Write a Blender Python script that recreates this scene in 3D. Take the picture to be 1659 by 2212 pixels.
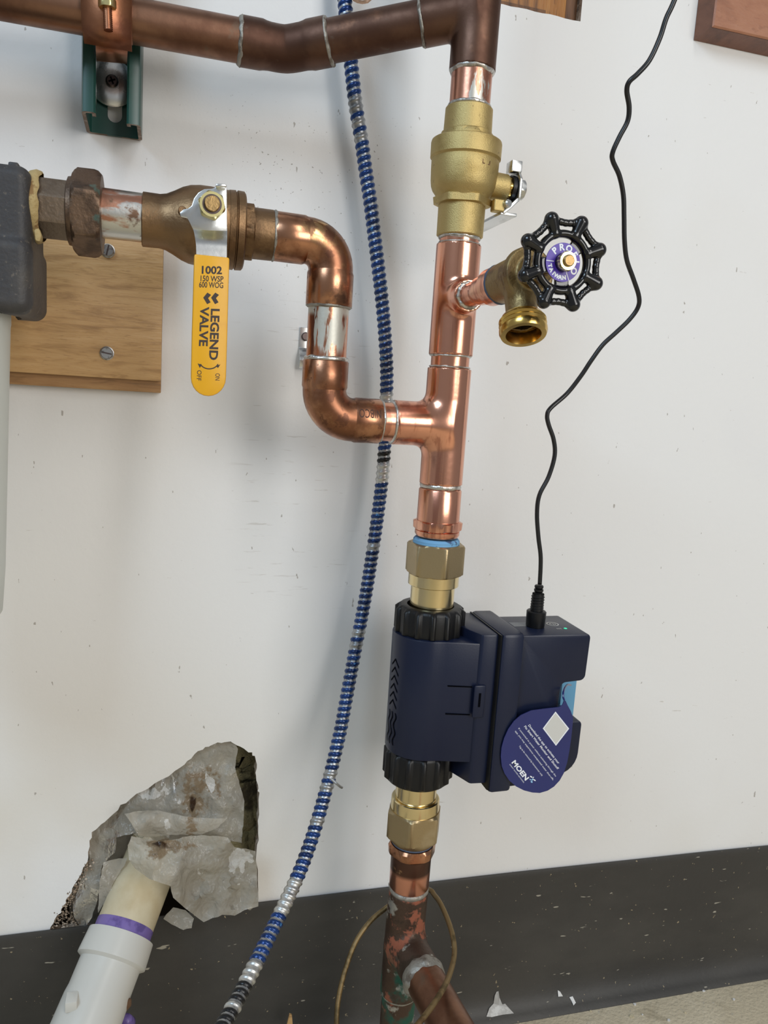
import bpy, bmesh, math, random
import numpy as np
from mathutils import Vector, Matrix, noise, geometry

random.seed(7)
scene = bpy.context.scene
for o in list(bpy.data.objects):
    bpy.data.objects.remove(o)
COL = scene.collection

# ------------------------------------------------------------------ camera
F = 1660.0                      # focal length in pixels of the 1659 x 2212 frame
DIST = 0.66                     # camera to wall, metres
ZC = 0.642                      # camera height above the floor
cX = np.array([6700 - 829.5, 1231 - 1106, F]); cX /= np.linalg.norm(cX)
cD = np.array([133 - 829.5, 11800 - 1106, F]); cD -= cX * (cX @ cD); cD /= np.linalg.norm(cD)
cN = np.cross(cX, cD)
cam_data = bpy.data.cameras.new('camera')
cam = bpy.data.objects.new('camera', cam_data); COL.objects.link(cam)
cam_data.sensor_fit = 'HORIZONTAL'; cam_data.sensor_width = 36.0
cam_data.lens = 36.0 * F / 1659.0
cam_data.clip_start = 0.01
R_ = Vector((cX[0], cN[0], -cD[0])); U_ = -Vector((cX[1], cN[1], -cD[1])); B_ = -Vector((cX[2], cN[2], -cD[2]))
cam.matrix_world = Matrix(((R_.x, U_.x, B_.x, 0), (R_.y, U_.y, B_.y, -DIST), (R_.z, U_.z, B_.z, ZC), (0, 0, 0, 1)))
scene.camera = cam

# ------------------------------------------------------------------ light
world = bpy.data.worlds.new('room_light'); scene.world = world; world.use_nodes = True
world.node_tree.nodes['Background'].inputs[0].default_value = (0.93, 0.96, 1.0, 1)
world.node_tree.nodes['Background'].inputs[1].default_value = 0.27

def area_light(name, loc, target, sx, sy, power, col):
    d = bpy.data.lights.new(name, 'AREA'); d.shape = 'RECTANGLE'; d.size = sx; d.size_y = sy
    d.energy = power; d.color = col
    o = bpy.data.objects.new(name, d); COL.objects.link(o)
    o.location = loc
    o.rotation_euler = (Vector(target) - Vector(loc)).to_track_quat('-Z', 'Y').to_euler()
    return o
area_light('work_lamp', (1.10, -2.35, 1.20), (0.25, 0, 0.65), 1.15, 0.95, 24.5, (1.0, 0.98, 0.945))
area_light('ceiling_lamp', (0.7, -2.1, 2.4), (0.3, -0.4, 0.0), 0.30, 1.2, 11, (1.0, 0.98, 0.95))
area_light('window_daylight', (-1.3, -1.5, 2.1), (0.0, 0, 0.95), 0.9, 0.9, 24, (0.60, 0.80, 1.0))

vs = scene.view_settings
vs.view_transform = 'Standard'; vs.look = 'None'; vs.gamma = 1.0; vs.use_curve_mapping = False
vs.exposure = 0.0

# ------------------------------------------------------------------ geometry helpers
def L(x, h, z):
    """x along the wall, h out from the wall, z above / below camera height."""
    return Vector((x, -h, z + ZC))
def ray(u, v):
    d = np.array([(u - 829.5) / F, (v - 1106) / F, 1.0])
    return np.array([d @ cX, d @ cN, -(d @ cD)])
def P(u, v, h):
    w = ray(u, v); t = (DIST - h) / w[1]
    return Vector((t * w[0], -DIST + t * w[1], ZC + t * w[2]))
def mpp(u, v, h):
    return (DIST - h) / ray(u, v)[1] / F

class MB:
    """collects vertices and faces for one mesh"""
    def __init__(s): s.v = []; s.f = []; s.m = []
    def add(s, vs_, fs, m=0):
        k = len(s.v); s.v += [Vector(a) for a in vs_]
        for f in fs: s.f.append([i + k for i in f]); s.m.append(m)
        return s

def frames(pts):
    pts = [Vector(p) for p in pts]; n = len(pts); T = []
    for i in range(n):
        a = pts[max(i - 1, 0)]; b = pts[min(i + 1, n - 1)]
        t = b - a
        T.append(t.normalized() if t.length > 1e-9 else Vector((0, 0, 1)))
    ref = Vector((0, -1, 0)) if abs(T[0].y) < .9 else Vector((0, 0, 1))
    x = (ref - T[0] * ref.dot(T[0])).normalized(); out = []
    for i in range(n):
        x = (x - T[i] * x.dot(T[i])).normalized()
        out.append((pts[i], x, T[i].cross(x)))
    return out

def sweep(pts, rad, seg=24, caps=True, mb=None, m=0, closed=False):
    mb = mb or MB(); fr = frames(pts); n = len(pts)
    if not hasattr(rad, '__len__'): rad = [rad] * n
    V = []
    for (p, x, y), r in zip(fr, rad):
        for k in range(seg):
            a = 2 * math.pi * k / seg
            V.append(p + x * (r * math.cos(a)) + y * (r * math.sin(a)))
    Fc = []
    for i in range(n - 1 + (1 if closed else 0)):
        j = (i + 1) % n
        for k in range(seg):
            k2 = (k + 1) % seg
            Fc.append((i * seg + k, i * seg + k2, j * seg + k2, j * seg + k))
    if caps and not closed:
        Fc.append(tuple(range(seg))[::-1]); Fc.append(tuple((n - 1) * seg + k for k in range(seg)))
    return mb.add(V, Fc, m)

def lathe(o, d, prof, seg=48, hexa=None, rot=0.0, mb=None, m=0, caps=True, ref=None, nside=6):
    """prof: (distance along d, radius). hexa: apothem limit for polygonal rings (radius = min(poly, r))."""
    mb = mb or MB(); o = Vector(o); d = Vector(d).normalized()
    ref = Vector(ref) if ref else (Vector((0, -1, 0)) if abs(d.y) < .9 else Vector((0, 0, 1)))
    x = (ref - d * ref.dot(d)).normalized(); y = d.cross(x); V = []
    for it in prof:
        s, r = it[0], it[1]
        for k in range(seg):
            a = 2 * math.pi * k / seg; rr = r
            if hexa is not None:
                b = (a - rot) % (2 * math.pi / nside) - math.pi / nside
                rr = min(r, hexa / math.cos(b))
            V.append(o + d * s + x * (rr * math.cos(a)) + y * (rr * math.sin(a)))
    n = len(prof); Fc = []
    for i in range(n - 1):
        for k in range(seg):
            k2 = (k + 1) % seg
            Fc.append((i * seg + k, i * seg + k2, (i + 1) * seg + k2, (i + 1) * seg + k))
    if caps:
        Fc.append(tuple(range(seg))[::-1]); Fc.append(tuple((n - 1) * seg + k for k in range(seg)))
    return mb.add(V, Fc, m)

def bez(pts, n=6):
    """Catmull-Rom through pts"""
    pts = [Vector(p) for p in pts]; out = []
    for i in range(len(pts) - 1):
        p0 = pts[max(i - 1, 0)]; p1 = pts[i]; p2 = pts[i + 1]; p3 = pts[min(i + 2, len(pts) - 1)]
        for k in range(n):
            t = k / n
            out.append(0.5 * ((2 * p1) + (p2 - p0) * t + (2 * p0 - 5 * p1 + 4 * p2 - p3) * t * t + (3 * p1 - p0 - 3 * p2 + p3) * t ** 3))
    out.append(pts[-1]); return out

def box(c0, c1, mb=None, m=0):
    mb = mb or MB(); (x0, y0, z0), (x1, y1, z1) = c0, c1
    V = [(x, y, z) for x in (x0, x1) for y in (y0, y1) for z in (z0, z1)]
    return mb.add(V, [(0, 1, 3, 2), (4, 6, 7, 5), (0, 4, 5, 1), (2, 3, 7, 6), (0, 2, 6, 4), (1, 5, 7, 3)], m)

def prism(poly, vec, mb=None, m=0):
    mb = mb or MB(); poly = [Vector(p) for p in poly]; vec = Vector(vec); n = len(poly)
    V = poly + [p + vec for p in poly]
    Fc = [tuple(range(n))[::-1], tuple(range(n, 2 * n))] + [(i, (i + 1) % n, n + (i + 1) % n, n + i) for i in range(n)]
    return mb.add(V, Fc, m)

def surface_nets(fn, lo, hi, vox):
    lo = np.array(lo, float); hi = np.array(hi, float)
    N = np.ceil((hi - lo) / vox).astype(int) + 1
    ax = [lo[i] + vox * np.arange(N[i]) for i in range(3)]
    X, Y, Z = np.meshgrid(*ax, indexing='ij')
    G = fn(X, Y, Z); S = G < 0
    corners = [(a, b, c) for a in (0, 1) for b in (0, 1) for c in (0, 1)]
    sl = lambda A, c: A[c[0]:A.shape[0] - 1 + c[0], c[1]:A.shape[1] - 1 + c[1], c[2]:A.shape[2] - 1 + c[2]]
    cnt = sum(sl(S, c).astype(int) for c in corners)
    mask = (cnt > 0) & (cnt < 8)
    ci = np.argwhere(mask); idx = -np.ones(mask.shape, int); idx[mask] = np.arange(len(ci))
    pos = np.zeros((len(ci), 3)); num = np.zeros(len(ci))
    for a in corners:
        for axis in range(3):
            if a[axis]: continue
            b = list(a); b[axis] = 1
            ga = G[ci[:, 0] + a[0], ci[:, 1] + a[1], ci[:, 2] + a[2]]
            gb = G[ci[:, 0] + b[0], ci[:, 1] + b[1], ci[:, 2] + b[2]]
            cr = (ga < 0) != (gb < 0)
            t = np.where(cr, ga / np.where(ga - gb == 0, 1, ga - gb), 0)
            p = np.array(a, float)[None, :].repeat(len(ci), 0); p[:, axis] += t
            pos[cr] += p[cr]; num[cr] += 1
    pos = lo + vox * (ci + pos / num[:, None])
    e = vox * .2
    def grad(p):
        g = np.stack([fn(p[:, 0] + e * (i == 0), p[:, 1] + e * (i == 1), p[:, 2] + e * (i == 2)) -
                      fn(p[:, 0] - e * (i == 0), p[:, 1] - e * (i == 1), p[:, 2] - e * (i == 2)) for i in range(3)], 1)
        return g / np.maximum(np.linalg.norm(g, axis=1, keepdims=True), 1e-12)
    for _ in range(2):
        pos = pos - grad(pos) * np.clip(fn(pos[:, 0], pos[:, 1], pos[:, 2]), -vox * .5, vox * .5)[:, None]
    faces = []
    for axis in range(3):
        b, c = [(1, 2), (2, 0), (0, 1)][axis]
        s0 = [slice(None)] * 3; s1 = [slice(None)] * 3
        s0[axis] = slice(0, -1); s1[axis] = slice(1, None)
        dif = S[tuple(s0)] != S[tuple(s1)]
        for q in np.argwhere(dif):
            if q[b] < 1 or q[c] < 1 or q[b] >= S.shape[b] - 1 or q[c] >= S.shape[c] - 1: continue
            def cell(db, dc):
                r = list(q); r[b] -= db; r[c] -= dc; return idx[tuple(r)]
            f = [cell(1, 1), cell(0, 1), cell(0, 0), cell(1, 0)]
            if not S[tuple(q)]: f = f[::-1]
            faces.append(f)
    return pos, faces, grad(pos)

def smin(a, b, k):
    h = np.clip(.5 + .5 * (b - a) / k, 0, 1)
    return b * (1 - h) + a * h - k * h * (1 - h)
def sd_cyl(X, Y, Z, a, b, r, rb=None, rnd=0.0):
    """capped cylinder (or cone) from a to b"""
    a = np.array(a, float); b = np.array(b, float); d = b - a; ln = np.linalg.norm(d); d = d / ln
    px, py, pz = X - a[0], Y - a[1], Z - a[2]
    t = px * d[0] + py * d[1] + pz * d[2]
    q = np.sqrt(np.maximum(px * px + py * py + pz * pz - t * t, 0))
    rr = r if rb is None else r + (rb - r) * np.clip(t / ln, 0, 1)
    dx = q - rr + rnd; dy = np.abs(t - ln / 2) - ln / 2 + rnd
    return np.minimum(np.maximum(dx, dy), 0) + np.sqrt(np.maximum(dx, 0) ** 2 + np.maximum(dy, 0) ** 2) - rnd
def sd_cap(X, Y, Z, a, b, r, rb=None):
    a = np.array(a, float); b = np.array(b, float); d = b - a; l2 = d @ d
    px, py, pz = X - a[0], Y - a[1], Z - a[2]
    t = np.clip((px * d[0] + py * d[1] + pz * d[2]) / l2, 0, 1)
    rr = r if rb is None else r + (rb - r) * t
    return np.sqrt((px - t * d[0]) ** 2 + (py - t * d[1]) ** 2 + (pz - t * d[2]) ** 2) - rr
def sd_box(X, Y, Z, c, s, r=0.0):
    qx, qy, qz = np.abs(X - c[0]) - s[0] + r, np.abs(Y - c[1]) - s[1] + r, np.abs(Z - c[2]) - s[2] + r
    return np.sqrt(np.maximum(qx, 0) ** 2 + np.maximum(qy, 0) ** 2 + np.maximum(qz, 0) ** 2) + np.minimum(np.maximum(qx, np.maximum(qy, qz)), 0) - r

# ------------------------------------------------------------------ object helpers
def thing(name, loc, label, cat, group=None):
    o = bpy.data.objects.new(name, None); COL.objects.link(o); o.location = loc
    o.empty_display_size = .02
    o['label'] = label; o['category'] = cat
    if group: o['group'] = group
    return o

def origin_of(p):
    v = Vector((0, 0, 0))
    while p is not None:
        v += Vector(p.location); p = p.parent
    return v

def obj(name, mb, mats, parent=None, smooth=35, bevel=0, label=None, loc=None, normals=None, bseg=2):
    if not isinstance(mats, (list, tuple)): mats = [mats]
    off = origin_of(parent)
    if parent is None and loc is not None: off = Vector(loc)
    me = bpy.data.meshes.new(name)
    me.from_pydata([tuple(Vector(v) - off) for v in mb.v], [], mb.f); me.update()
    for mt in mats: me.materials.append(mt)
    if len(mats) > 1: me.polygons.foreach_set('material_index', mb.m)
    if smooth:
        me.polygons.foreach_set('use_smooth', [True] * len(me.polygons))
    bm = bmesh.new(); bm.from_mesh(me)
    if bevel:
        bmesh.ops.remove_doubles(bm, verts=bm.verts, dist=1e-6)
        es = [e for e in bm.edges if len(e.link_faces) == 2 and e.calc_face_angle(0) > math.radians(30)]
        bmesh.ops.bevel(bm, geom=es, offset=bevel, segments=bseg, affect='EDGES', profile=.5)
    if normals is None: bmesh.ops.recalc_face_normals(bm, faces=bm.faces)
    bm.to_mesh(me); bm.free()
    if smooth and smooth < 180 and normals is None: me.set_sharp_from_angle(angle=math.radians(smooth))
    if normals is not None:
        me.normals_split_custom_set_from_vertices([tuple(n) for n in normals])
    o = bpy.data.objects.new(name, me); COL.objects.link(o)
    if parent is not None: o.parent = parent
    elif loc is not None: o.location = loc
    if label: o['label'] = label
    return o

def sdf_obj(name, fn, lo, hi, vox, mats, parent=None, **k):
    p, f, g = surface_nets(fn, lo, hi, vox)
    mb = MB(); mb.v = [Vector(a) for a in p]; mb.f = [list(map(int, q)) for q in f]; mb.m = [0] * len(mb.f)
    return obj(name, mb, mats, parent, smooth=180, normals=g, **k)

def tag(o, label, cat, group=None, kind=None):
    o['label'] = label; o['category'] = cat
    if group: o['group'] = group
    if kind: o['kind'] = kind
    return o
def struct(o): o['kind'] = 'structure'; return o

def text_mesh(s, size=1.0, bold=0.0, extrude=0.0, align='LEFT', spacing=1.0):
    cu = bpy.data.curves.new('t', 'FONT'); cu.body = s; cu.size = size; cu.offset = bold; cu.extrude = extrude
    cu.align_x = align; cu.space_character = spacing; cu.resolution_u = 3
    o = bpy.data.objects.new('t', cu); COL.objects.link(o)
    dg = bpy.context.evaluated_depsgraph_get(); dg.update()
    me = bpy.data.meshes.new_from_object(o.evaluated_get(dg))
    V = [v.co.copy() for v in me.vertices]; Fc = [tuple(p.vertices) for p in me.polygons]
    bpy.data.objects.remove(o); bpy.data.curves.remove(cu); bpy.data.meshes.remove(me)
    return V, Fc

def slice_mesh(V, Fc, ys):
    bm = bmesh.new(); vs_ = [bm.verts.new(v) for v in V]
    for f in Fc: bm.faces.new([vs_[i] for i in f])
    for y in ys: bmesh.ops.bisect_plane(bm, geom=bm.verts[:] + bm.edges[:] + bm.faces[:], plane_co=(0, y, 0), plane_no=(0, 1, 0))
    bm.verts.index_update(); out = [v.co.copy() for v in bm.verts], [tuple(v.index for v in f.verts) for f in bm.faces]
    bm.free(); return out

def px_text(mb, s, u, v, ang, hpx, h, bold=0.0, wpx=None):
    """lettering printed on a plane h out from the wall; u,v = start of baseline, ang = baseline angle (deg, clockwise in the picture)"""
    V, Fc = text_mesh(s, 1.0, bold)
    if not V: return
    w = max(q.x for q in V); cap = 0.72
    sy = hpx / cap; sx = sy if wpx is None else wpx / w
    a = math.radians(ang); c, s_ = math.cos(a), math.sin(a)
    mb.add([P(u + q.x * sx * c + q.y * sy * s_, v + q.x * sx * s_ - q.y * sy * c, h) for q in V], Fc)

# ------------------------------------------------------------------ materials
def mat(name, col, rough=.5, metal=0.0, layers=(), bump=None, coat=0.0, spec=.5, vary=None, aniso=0.0, ior=None, trans=0.0, emit=None):
    """layers: dicts(col, scale, lo, hi, st=(sx,sy,sz), rough, metal, detail, z=(z0,z1,feather))"""
    m = bpy.data.materials.new(name); m.use_nodes = True; nt = m.node_tree; N = nt.nodes; K = nt.links
    b = N['Principled BSDF']; tc = N.new('ShaderNodeTexCoord')
    b.inputs['Specular IOR Level'].default_value = spec
    b.inputs['Coat Weight'].default_value = coat; b.inputs['Coat Roughness'].default_value = .08
    if trans: b.inputs['Transmission Weight'].default_value = trans
    def val(x):
        n = N.new('ShaderNodeValue'); n.outputs[0].default_value = x; return n.outputs[0]
    def rgb(c):
        n = N.new('ShaderNodeRGB'); n.outputs[0].default_value = (*c, 1); return n.outputs[0]
    def mixc(f, a, b_):
        n = N.new('ShaderNodeMix'); n.data_type = 'RGBA'; K.new(f, n.inputs[0]); K.new(a, n.inputs[6]); K.new(b_, n.inputs[7]); return n.outputs[2]
    def mixf(f, a, b_):
        n = N.new('ShaderNodeMix'); n.data_type = 'FLOAT'; K.new(f, n.inputs[0]); K.new(a, n.inputs[2]); K.new(b_, n.inputs[3]); return n.outputs[0]
    def ramp(x, lo, hi):
        n = N.new('ShaderNodeMapRange'); n.interpolation_type = 'SMOOTHSTEP'
        n.inputs[1].default_value = lo; n.inputs[2].default_value = hi; K.new(x, n.inputs[0]); return n.outputs[0]
    def math_(op, a, b_):
        n = N.new('ShaderNodeMath'); n.operation = op; K.new(a, n.inputs[0]); K.new(b_, n.inputs[1]); return n.outputs[0]
    def noise_(scale, st=(1, 1, 1), detail=4, seed=0., rough_=.55, kind='noise'):
        mp = N.new('ShaderNodeMapping'); mp.inputs['Scale'].default_value = st; mp.inputs['Location'].default_value = (seed, seed * 1.7, seed * .6)
        K.new(tc.outputs['Object'], mp.inputs[0])
        if kind == 'voronoi':
            t = N.new('ShaderNodeTexVoronoi'); t.inputs['Scale'].default_value = scale; K.new(mp.outputs[0], t.inputs[0]); return t.outputs['Distance']
        if kind == 'wave':
            t = N.new('ShaderNodeTexWave'); t.inputs['Scale'].default_value = scale; t.inputs['Distortion'].default_value = 5; t.inputs['Detail'].default_value = 3
            t.inputs['Detail Scale'].default_value = 1.2
            K.new(mp.outputs[0], t.inputs[0]); return t.outputs['Fac']
        t = N.new('ShaderNodeTexNoise'); t.inputs['Scale'].default_value = scale; t.inputs['Detail'].default_value = detail; t.inputs['Roughness'].default_value = rough_
        K.new(mp.outputs[0], t.inputs[0]); return t.outputs[0]
    c = rgb(col); r = val(rough); me_ = val(metal)
    for i, l in enumerate(layers):
        x = noise_(l.get('scale', 20), l.get('st', (1, 1, 1)), l.get('detail', 5), i * 3.1 + l.get('seed', 0), l.get('nr', .6), l.get('kind', 'noise'))
        f = ramp(x, l.get('lo', .5), l.get('hi', .6))
        for ax in 'xyz':
            if ax in l:
                sp = N.new('ShaderNodeSeparateXYZ'); K.new(tc.outputs['Object'], sp.inputs[0])
                z0, z1, fe = l[ax]; zz = sp.outputs['XYZ'.index(ax.upper())]
                f = math_('MULTIPLY', f, math_('MULTIPLY', ramp(zz, z0 - fe, z0 + fe), ramp(zz, z1 + fe, z1 - fe)))
        if 'vc' in l:
            at = N.new('ShaderNodeAttribute'); at.attribute_name = l['vc']; f = ramp(math_('ADD', at.outputs['Fac'], math_('MULTIPLY', math_('SUBTRACT', x, val(.5)), val(l.get('amp', 1.2)))), l.get('lo', .5), l.get('hi', .6))
        if 'amt' in l: f = math_('MULTIPLY', f, val(l['amt']))
        if 'col' in l: c = mixc(f, c, rgb(l['col']))
        if 'rough' in l: r = mixf(f, r, val(l['rough']))
        if 'metal' in l: me_ = mixf(f, me_, val(l['metal']))
    K.new(c, b.inputs['Base Color']); K.new(r, b.inputs['Roughness']); K.new(me_, b.inputs['Metallic'])
    if bump:
        bs, strength, dist = bump[:3]
        x = noise_(bs, bump[3] if len(bump) > 3 else (1, 1, 1), 4, 9.)
        n = N.new('ShaderNodeBump'); n.inputs['Strength'].default_value = strength; n.inputs['Distance'].default_value = dist
        K.new(x, n.inputs['Height']); K.new(n.outputs[0], b.inputs['Normal'])
    if emit:
        b.inputs['Emission Color'].default_value = (*emit[0], 1); b.inputs['Emission Strength'].default_value = emit[1]
    return m

M = {}
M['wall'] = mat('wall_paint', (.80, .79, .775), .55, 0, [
    dict(col=(.72, .685, .62), scale=3.2, lo=.52, hi=.75, detail=3, amt=.35),
    dict(col=(.71, .655, .565), scale=4.5, lo=.30, hi=.62, detail=3, amt=.75, z=(-.5, .36, .16), x=(-2, .12, .16), seed=5),  # dimmer, warmer light at lower left painted into the wall colour
    dict(col=(.42, .37, .32), scale=90, st=(.35, 1, 4), lo=.655, hi=.70, detail=3, amt=.35, x=(.06, .165, .02), z=(.46, .70, .04), seed=7),
    dict(col=(.74, .73, .75), scale=5, lo=.55, hi=.8, detail=2, amt=.5),
    dict(col=(.30, .26, .22), scale=190, st=(1, 1, .45), lo=.735, hi=.755, detail=2, amt=.7),
    dict(col=(.45, .40, .34), scale=130, st=(.4, 1, 2.2), lo=.735, hi=.76, detail=3, amt=.5),
    dict(col=(.25, .22, .18), scale=420, lo=.74, hi=.76, detail=1, amt=.7, x=(.03, .19, .03), z=(.72, .86, .03)),
], bump=(160, .12, .002), spec=.3)
M['gypsum'] = mat('broken_gypsum', (.36, .27, .19), .95, 0, [dict(col=(.62, .52, .42), scale=70, lo=.5, hi=.6), dict(col=(.14, .10, .07), scale=120, lo=.56, hi=.64)], bump=(300, .8, .003))
M['rubber_base'] = mat('baseboard_vinyl', (.040, .037, .033), .52, 0, [
    dict(col=(.060, .055, .048), scale=9, lo=.4, hi=.7, st=(.5, 1, 1)),
    dict(col=(.34, .31, .25), scale=130, st=(.35, 1, 1.3), lo=.715, hi=.745, detail=2),
    dict(col=(.30, .24, .15), scale=210, lo=.72, hi=.745, detail=2)], bump=(200, .12, .002), spec=.45)
M['concrete'] = mat('floor_concrete', (.58, .495, .35), .85, 0, [
    dict(col=(.66, .575, .42), scale=12, lo=.45, hi=.7), dict(col=(.40, .335, .225), scale=30, lo=.56, hi=.72, amt=.7),
    dict(col=(.52, .47, .37), scale=170, lo=.66, hi=.70)], bump=(220, .5, .003))
cop = dict(metal=1.0)
M['copper_new'] = mat('new_copper', (.80, .395, .265), .20, 1, [
    dict(col=(.60, .27, .19), scale=26, lo=.46, hi=.72, st=(1, 1, .5), rough=.30, amt=.8),
    dict(col=(.83, .55, .32), scale=18, lo=.58, hi=.76, rough=.16, amt=.7, seed=4),
    dict(col=(.30, .14, .10), scale=34, lo=.64, hi=.76, rough=.38, amt=.6, seed=8),
    dict(col=(.42, .17, .115), scale=60, st=(2.4, 2.4, .10), lo=.50, hi=.62, rough=.27, amt=.75, seed=12)], bump=(260, .05, .001))  # dark vertical streaks stand in for bands of the room reflected in the pipe
M['copper_elbow'] = mat('flame_stained_copper', (.50, .25, .145), .24, 1, [
    dict(col=(.21, .09, .05), scale=24, lo=.40, hi=.58, rough=.36, amt=.9),
    dict(col=(.66, .45, .20), scale=30, lo=.55, hi=.7, rough=.2, amt=.7, seed=5),
    dict(col=(.07, .04, .03), scale=34, lo=.55, hi=.66, rough=.42, amt=.85, seed=9),
    dict(col=(.13, .06, .04), scale=70, lo=.56, hi=.62, rough=.45, amt=.7, seed=15)], bump=(240, .07, .001))
M['copper_old'] = mat('tarnished_copper', (.26, .14, .09), .36, 1, [
    dict(col=(.17, .085, .055), scale=22, lo=.42, hi=.64, rough=.48),
    dict(col=(.36, .20, .125), scale=16, lo=.56, hi=.74, rough=.3, amt=.7, seed=4),
    dict(col=(.20, .14, .10), scale=60, lo=.6, hi=.72, rough=.6, amt=.6, seed=7)], bump=(260, .08, .001))
M['copper_dark'] = mat('dark_tarnished_copper', (.145, .08, .056), .42, 1, [
    dict(col=(.095, .050, .036), scale=20, lo=.42, hi=.66, rough=.52),
    dict(col=(.27, .135, .08), scale=26, lo=.58, hi=.74, rough=.36, amt=.7, seed=4),
    dict(col=(.16, .12, .095), scale=70, lo=.62, hi=.72, rough=.6, amt=.6, seed=7)], bump=(260, .08, .001))
M['copper_tinned'] = mat('copper_smeared_with_solder', (.58, .27, .18), .28, 1, [
    dict(col=(.28, .12, .08), scale=36, lo=.5, hi=.66, rough=.34),
    dict(col=(.62, .60, .54), scale=42, st=(1.6, 1.6, .45), lo=.525, hi=.555, rough=.38, seed=2)], bump=(160, .12, .001))
M['copper_smear'] = mat('copper_streaked_with_solder', (.62, .30, .19), .26, 1, [
    dict(col=(.26, .11, .075), scale=46, st=(2.2, 2.2, .3), lo=.50, hi=.62, rough=.34),
    dict(col=(.56, .55, .49), scale=60, st=(1.8, 1.8, .22), lo=.525, hi=.55, rough=.46, metal=.7, z=(.134, .2, .004), seed=2),
    dict(col=(.58, .57, .51), scale=70, lo=.40, hi=.44, rough=.46, metal=.7, z=(.1590, .2, .0022), seed=6),
    dict(col=(.58, .57, .51), scale=60, st=(1.8, 1.8, .3), lo=.56, hi=.59, rough=.46, metal=.7, seed=9)], bump=(180, .15, .001))
M['copper_corroded'] = mat('corroded_copper', (.10, .065, .048), .5, .8, [
    dict(col=(.30, .095, .05), scale=46, lo=.565, hi=.62, rough=.75, metal=.2, seed=1),
    dict(col=(.42, .40, .36), scale=32, lo=.575, hi=.62, rough=.4, metal=.7, seed=6),
    dict(col=(.012, .075, .045), scale=40, lo=.44, hi=.58, rough=.85, metal=0, z=(-.2, .185, .015), seed=3),
    dict(col=(.07, .05, .035), scale=60, lo=.58, hi=.68, rough=.7, seed=5)], bump=(220, .35, .0015))
M['solder'] = mat('solder', (.62, .60, .56), .34, 1, [dict(col=(.34, .31, .27), scale=110, lo=.52, hi=.64, rough=.55)], bump=(220, .5, .0015))
M['solder_dull'] = mat('dull_solder', (.36, .34, .30), .55, .8, [dict(col=(.20, .17, .14), scale=110, lo=.5, hi=.64, rough=.7)], bump=(220, .6, .0015))
M['brass_cast'] = mat('cast_brass', (.53, .405, .175), .50, 1, [
    dict(col=(.40, .29, .11), scale=50, lo=.5, hi=.7, amt=.7), dict(col=(.28, .20, .08), scale=240, lo=.64, hi=.72, amt=.6)], bump=(1500, .35, .0008))
M['brass_machined'] = mat('machined_brass', (.78, .64, .36), .20, 1, [dict(col=(.60, .45, .22), scale=60, st=(1, 1, .2), lo=.5, hi=.7, amt=.6)])
M['brass_hex'] = mat('satin_brass', (.43, .335, .195), .42, 1, [dict(col=(.50, .41, .27), scale=30, lo=.5, hi=.7)], bump=(700, .12, .001))
M['brass_bibb'] = mat('weathered_brass', (.30, .215, .10), .45, 1, [dict(col=(.20, .135, .07), scale=60, lo=.5, hi=.62), dict(col=(.42, .31, .14), scale=45, lo=.6, hi=.7, amt=.6, seed=5)], bump=(420, .35, .0012))
M['brass_gold'] = mat('polished_brass_thread', (.66, .44, .13), .22, 1, [dict(col=(.42, .26, .08), scale=60, lo=.54, hi=.7)])
M['bronze'] = mat('brown_bronze', (.26, .16, .085), .44, 1, [
    dict(col=(.15, .09, .05), scale=30, lo=.46, hi=.66, rough=.5), dict(col=(.34, .225, .12), scale=45, lo=.58, hi=.72, amt=.7, seed=5)], bump=(420, .25, .001))
M['bronze_dark'] = mat('dark_bronze', (.19, .125, .085), .48, 1, [
    dict(col=(.10, .068, .05), scale=60, lo=.46, hi=.66), dict(col=(.30, .21, .16), scale=150, lo=.62, hi=.72, amt=.7),
    dict(col=(.02, .13, .11), scale=60, lo=.60, hi=.68, metal=0, rough=.8, amt=.5, seed=3)], bump=(420, .35, .001))
M['bronze_tail'] = mat('grey_brown_bronze', (.23, .175, .13), .46, 1, [dict(col=(.15, .11, .08), scale=40, lo=.46, hi=.66), dict(col=(.30, .22, .15), scale=60, lo=.6, hi=.72, amt=.6)], bump=(420, .3, .001))
M['zinc'] = mat('zinc_plated_steel', (.72, .73, .72), .27, 1, [dict(col=(.46, .47, .46), scale=50, lo=.5, hi=.7, rough=.4, amt=.7)], bump=(160, .08, .001))
M['steel_dark'] = mat('dark_screw_steel', (.13, .10, .095), .35, 1)
M['steel_screw'] = mat('grey_screw_steel', (.40, .40, .40), .35, 1, [dict(col=(.2, .2, .2), scale=300, lo=.5, hi=.65)])
M['gold_zinc'] = mat('yellow_zinc', (.70, .62, .30), .28, 1)
M['stem_brass'] = mat('brown_brass_stem', (.38, .25, .11), .42, 1, bump=(400, .3, .001))
M['yellow'] = mat('yellow_vinyl', (.80, .40, .012), .40, 0, [dict(col=(.70, .32, .008), scale=40, lo=.52, hi=.7, amt=.6)], bump=(300, .06, .001))
M['print_dark'] = mat('dark_print', (.045, .03, .025), .6)
M['white_print'] = mat('white_print', (.82, .84, .88), .5)
M['pale_print'] = mat('pale_blue_print', (.30, .55, .80), .5)
M['navy'] = mat('navy_plastic', (.0062, .0105, .031), .34, 0, [dict(col=(.008, .0125, .033), scale=20, lo=.4, hi=.7)], bump=(900, .04, .001), spec=.36)
M['navy_dark'] = mat('dark_navy_relief', (.0012, .0014, .003), .8, spec=.05)
M['black_plastic'] = mat('black_plastic', (.0045, .0045, .0052), .40, bump=(800, .05, .001), spec=.38)
M['black_gloss'] = mat('black_enamel', (.0035, .0035, .004), .20, coat=.25)
M['cord'] = mat('black_cord', (.007, .007, .008), .30)
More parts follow.
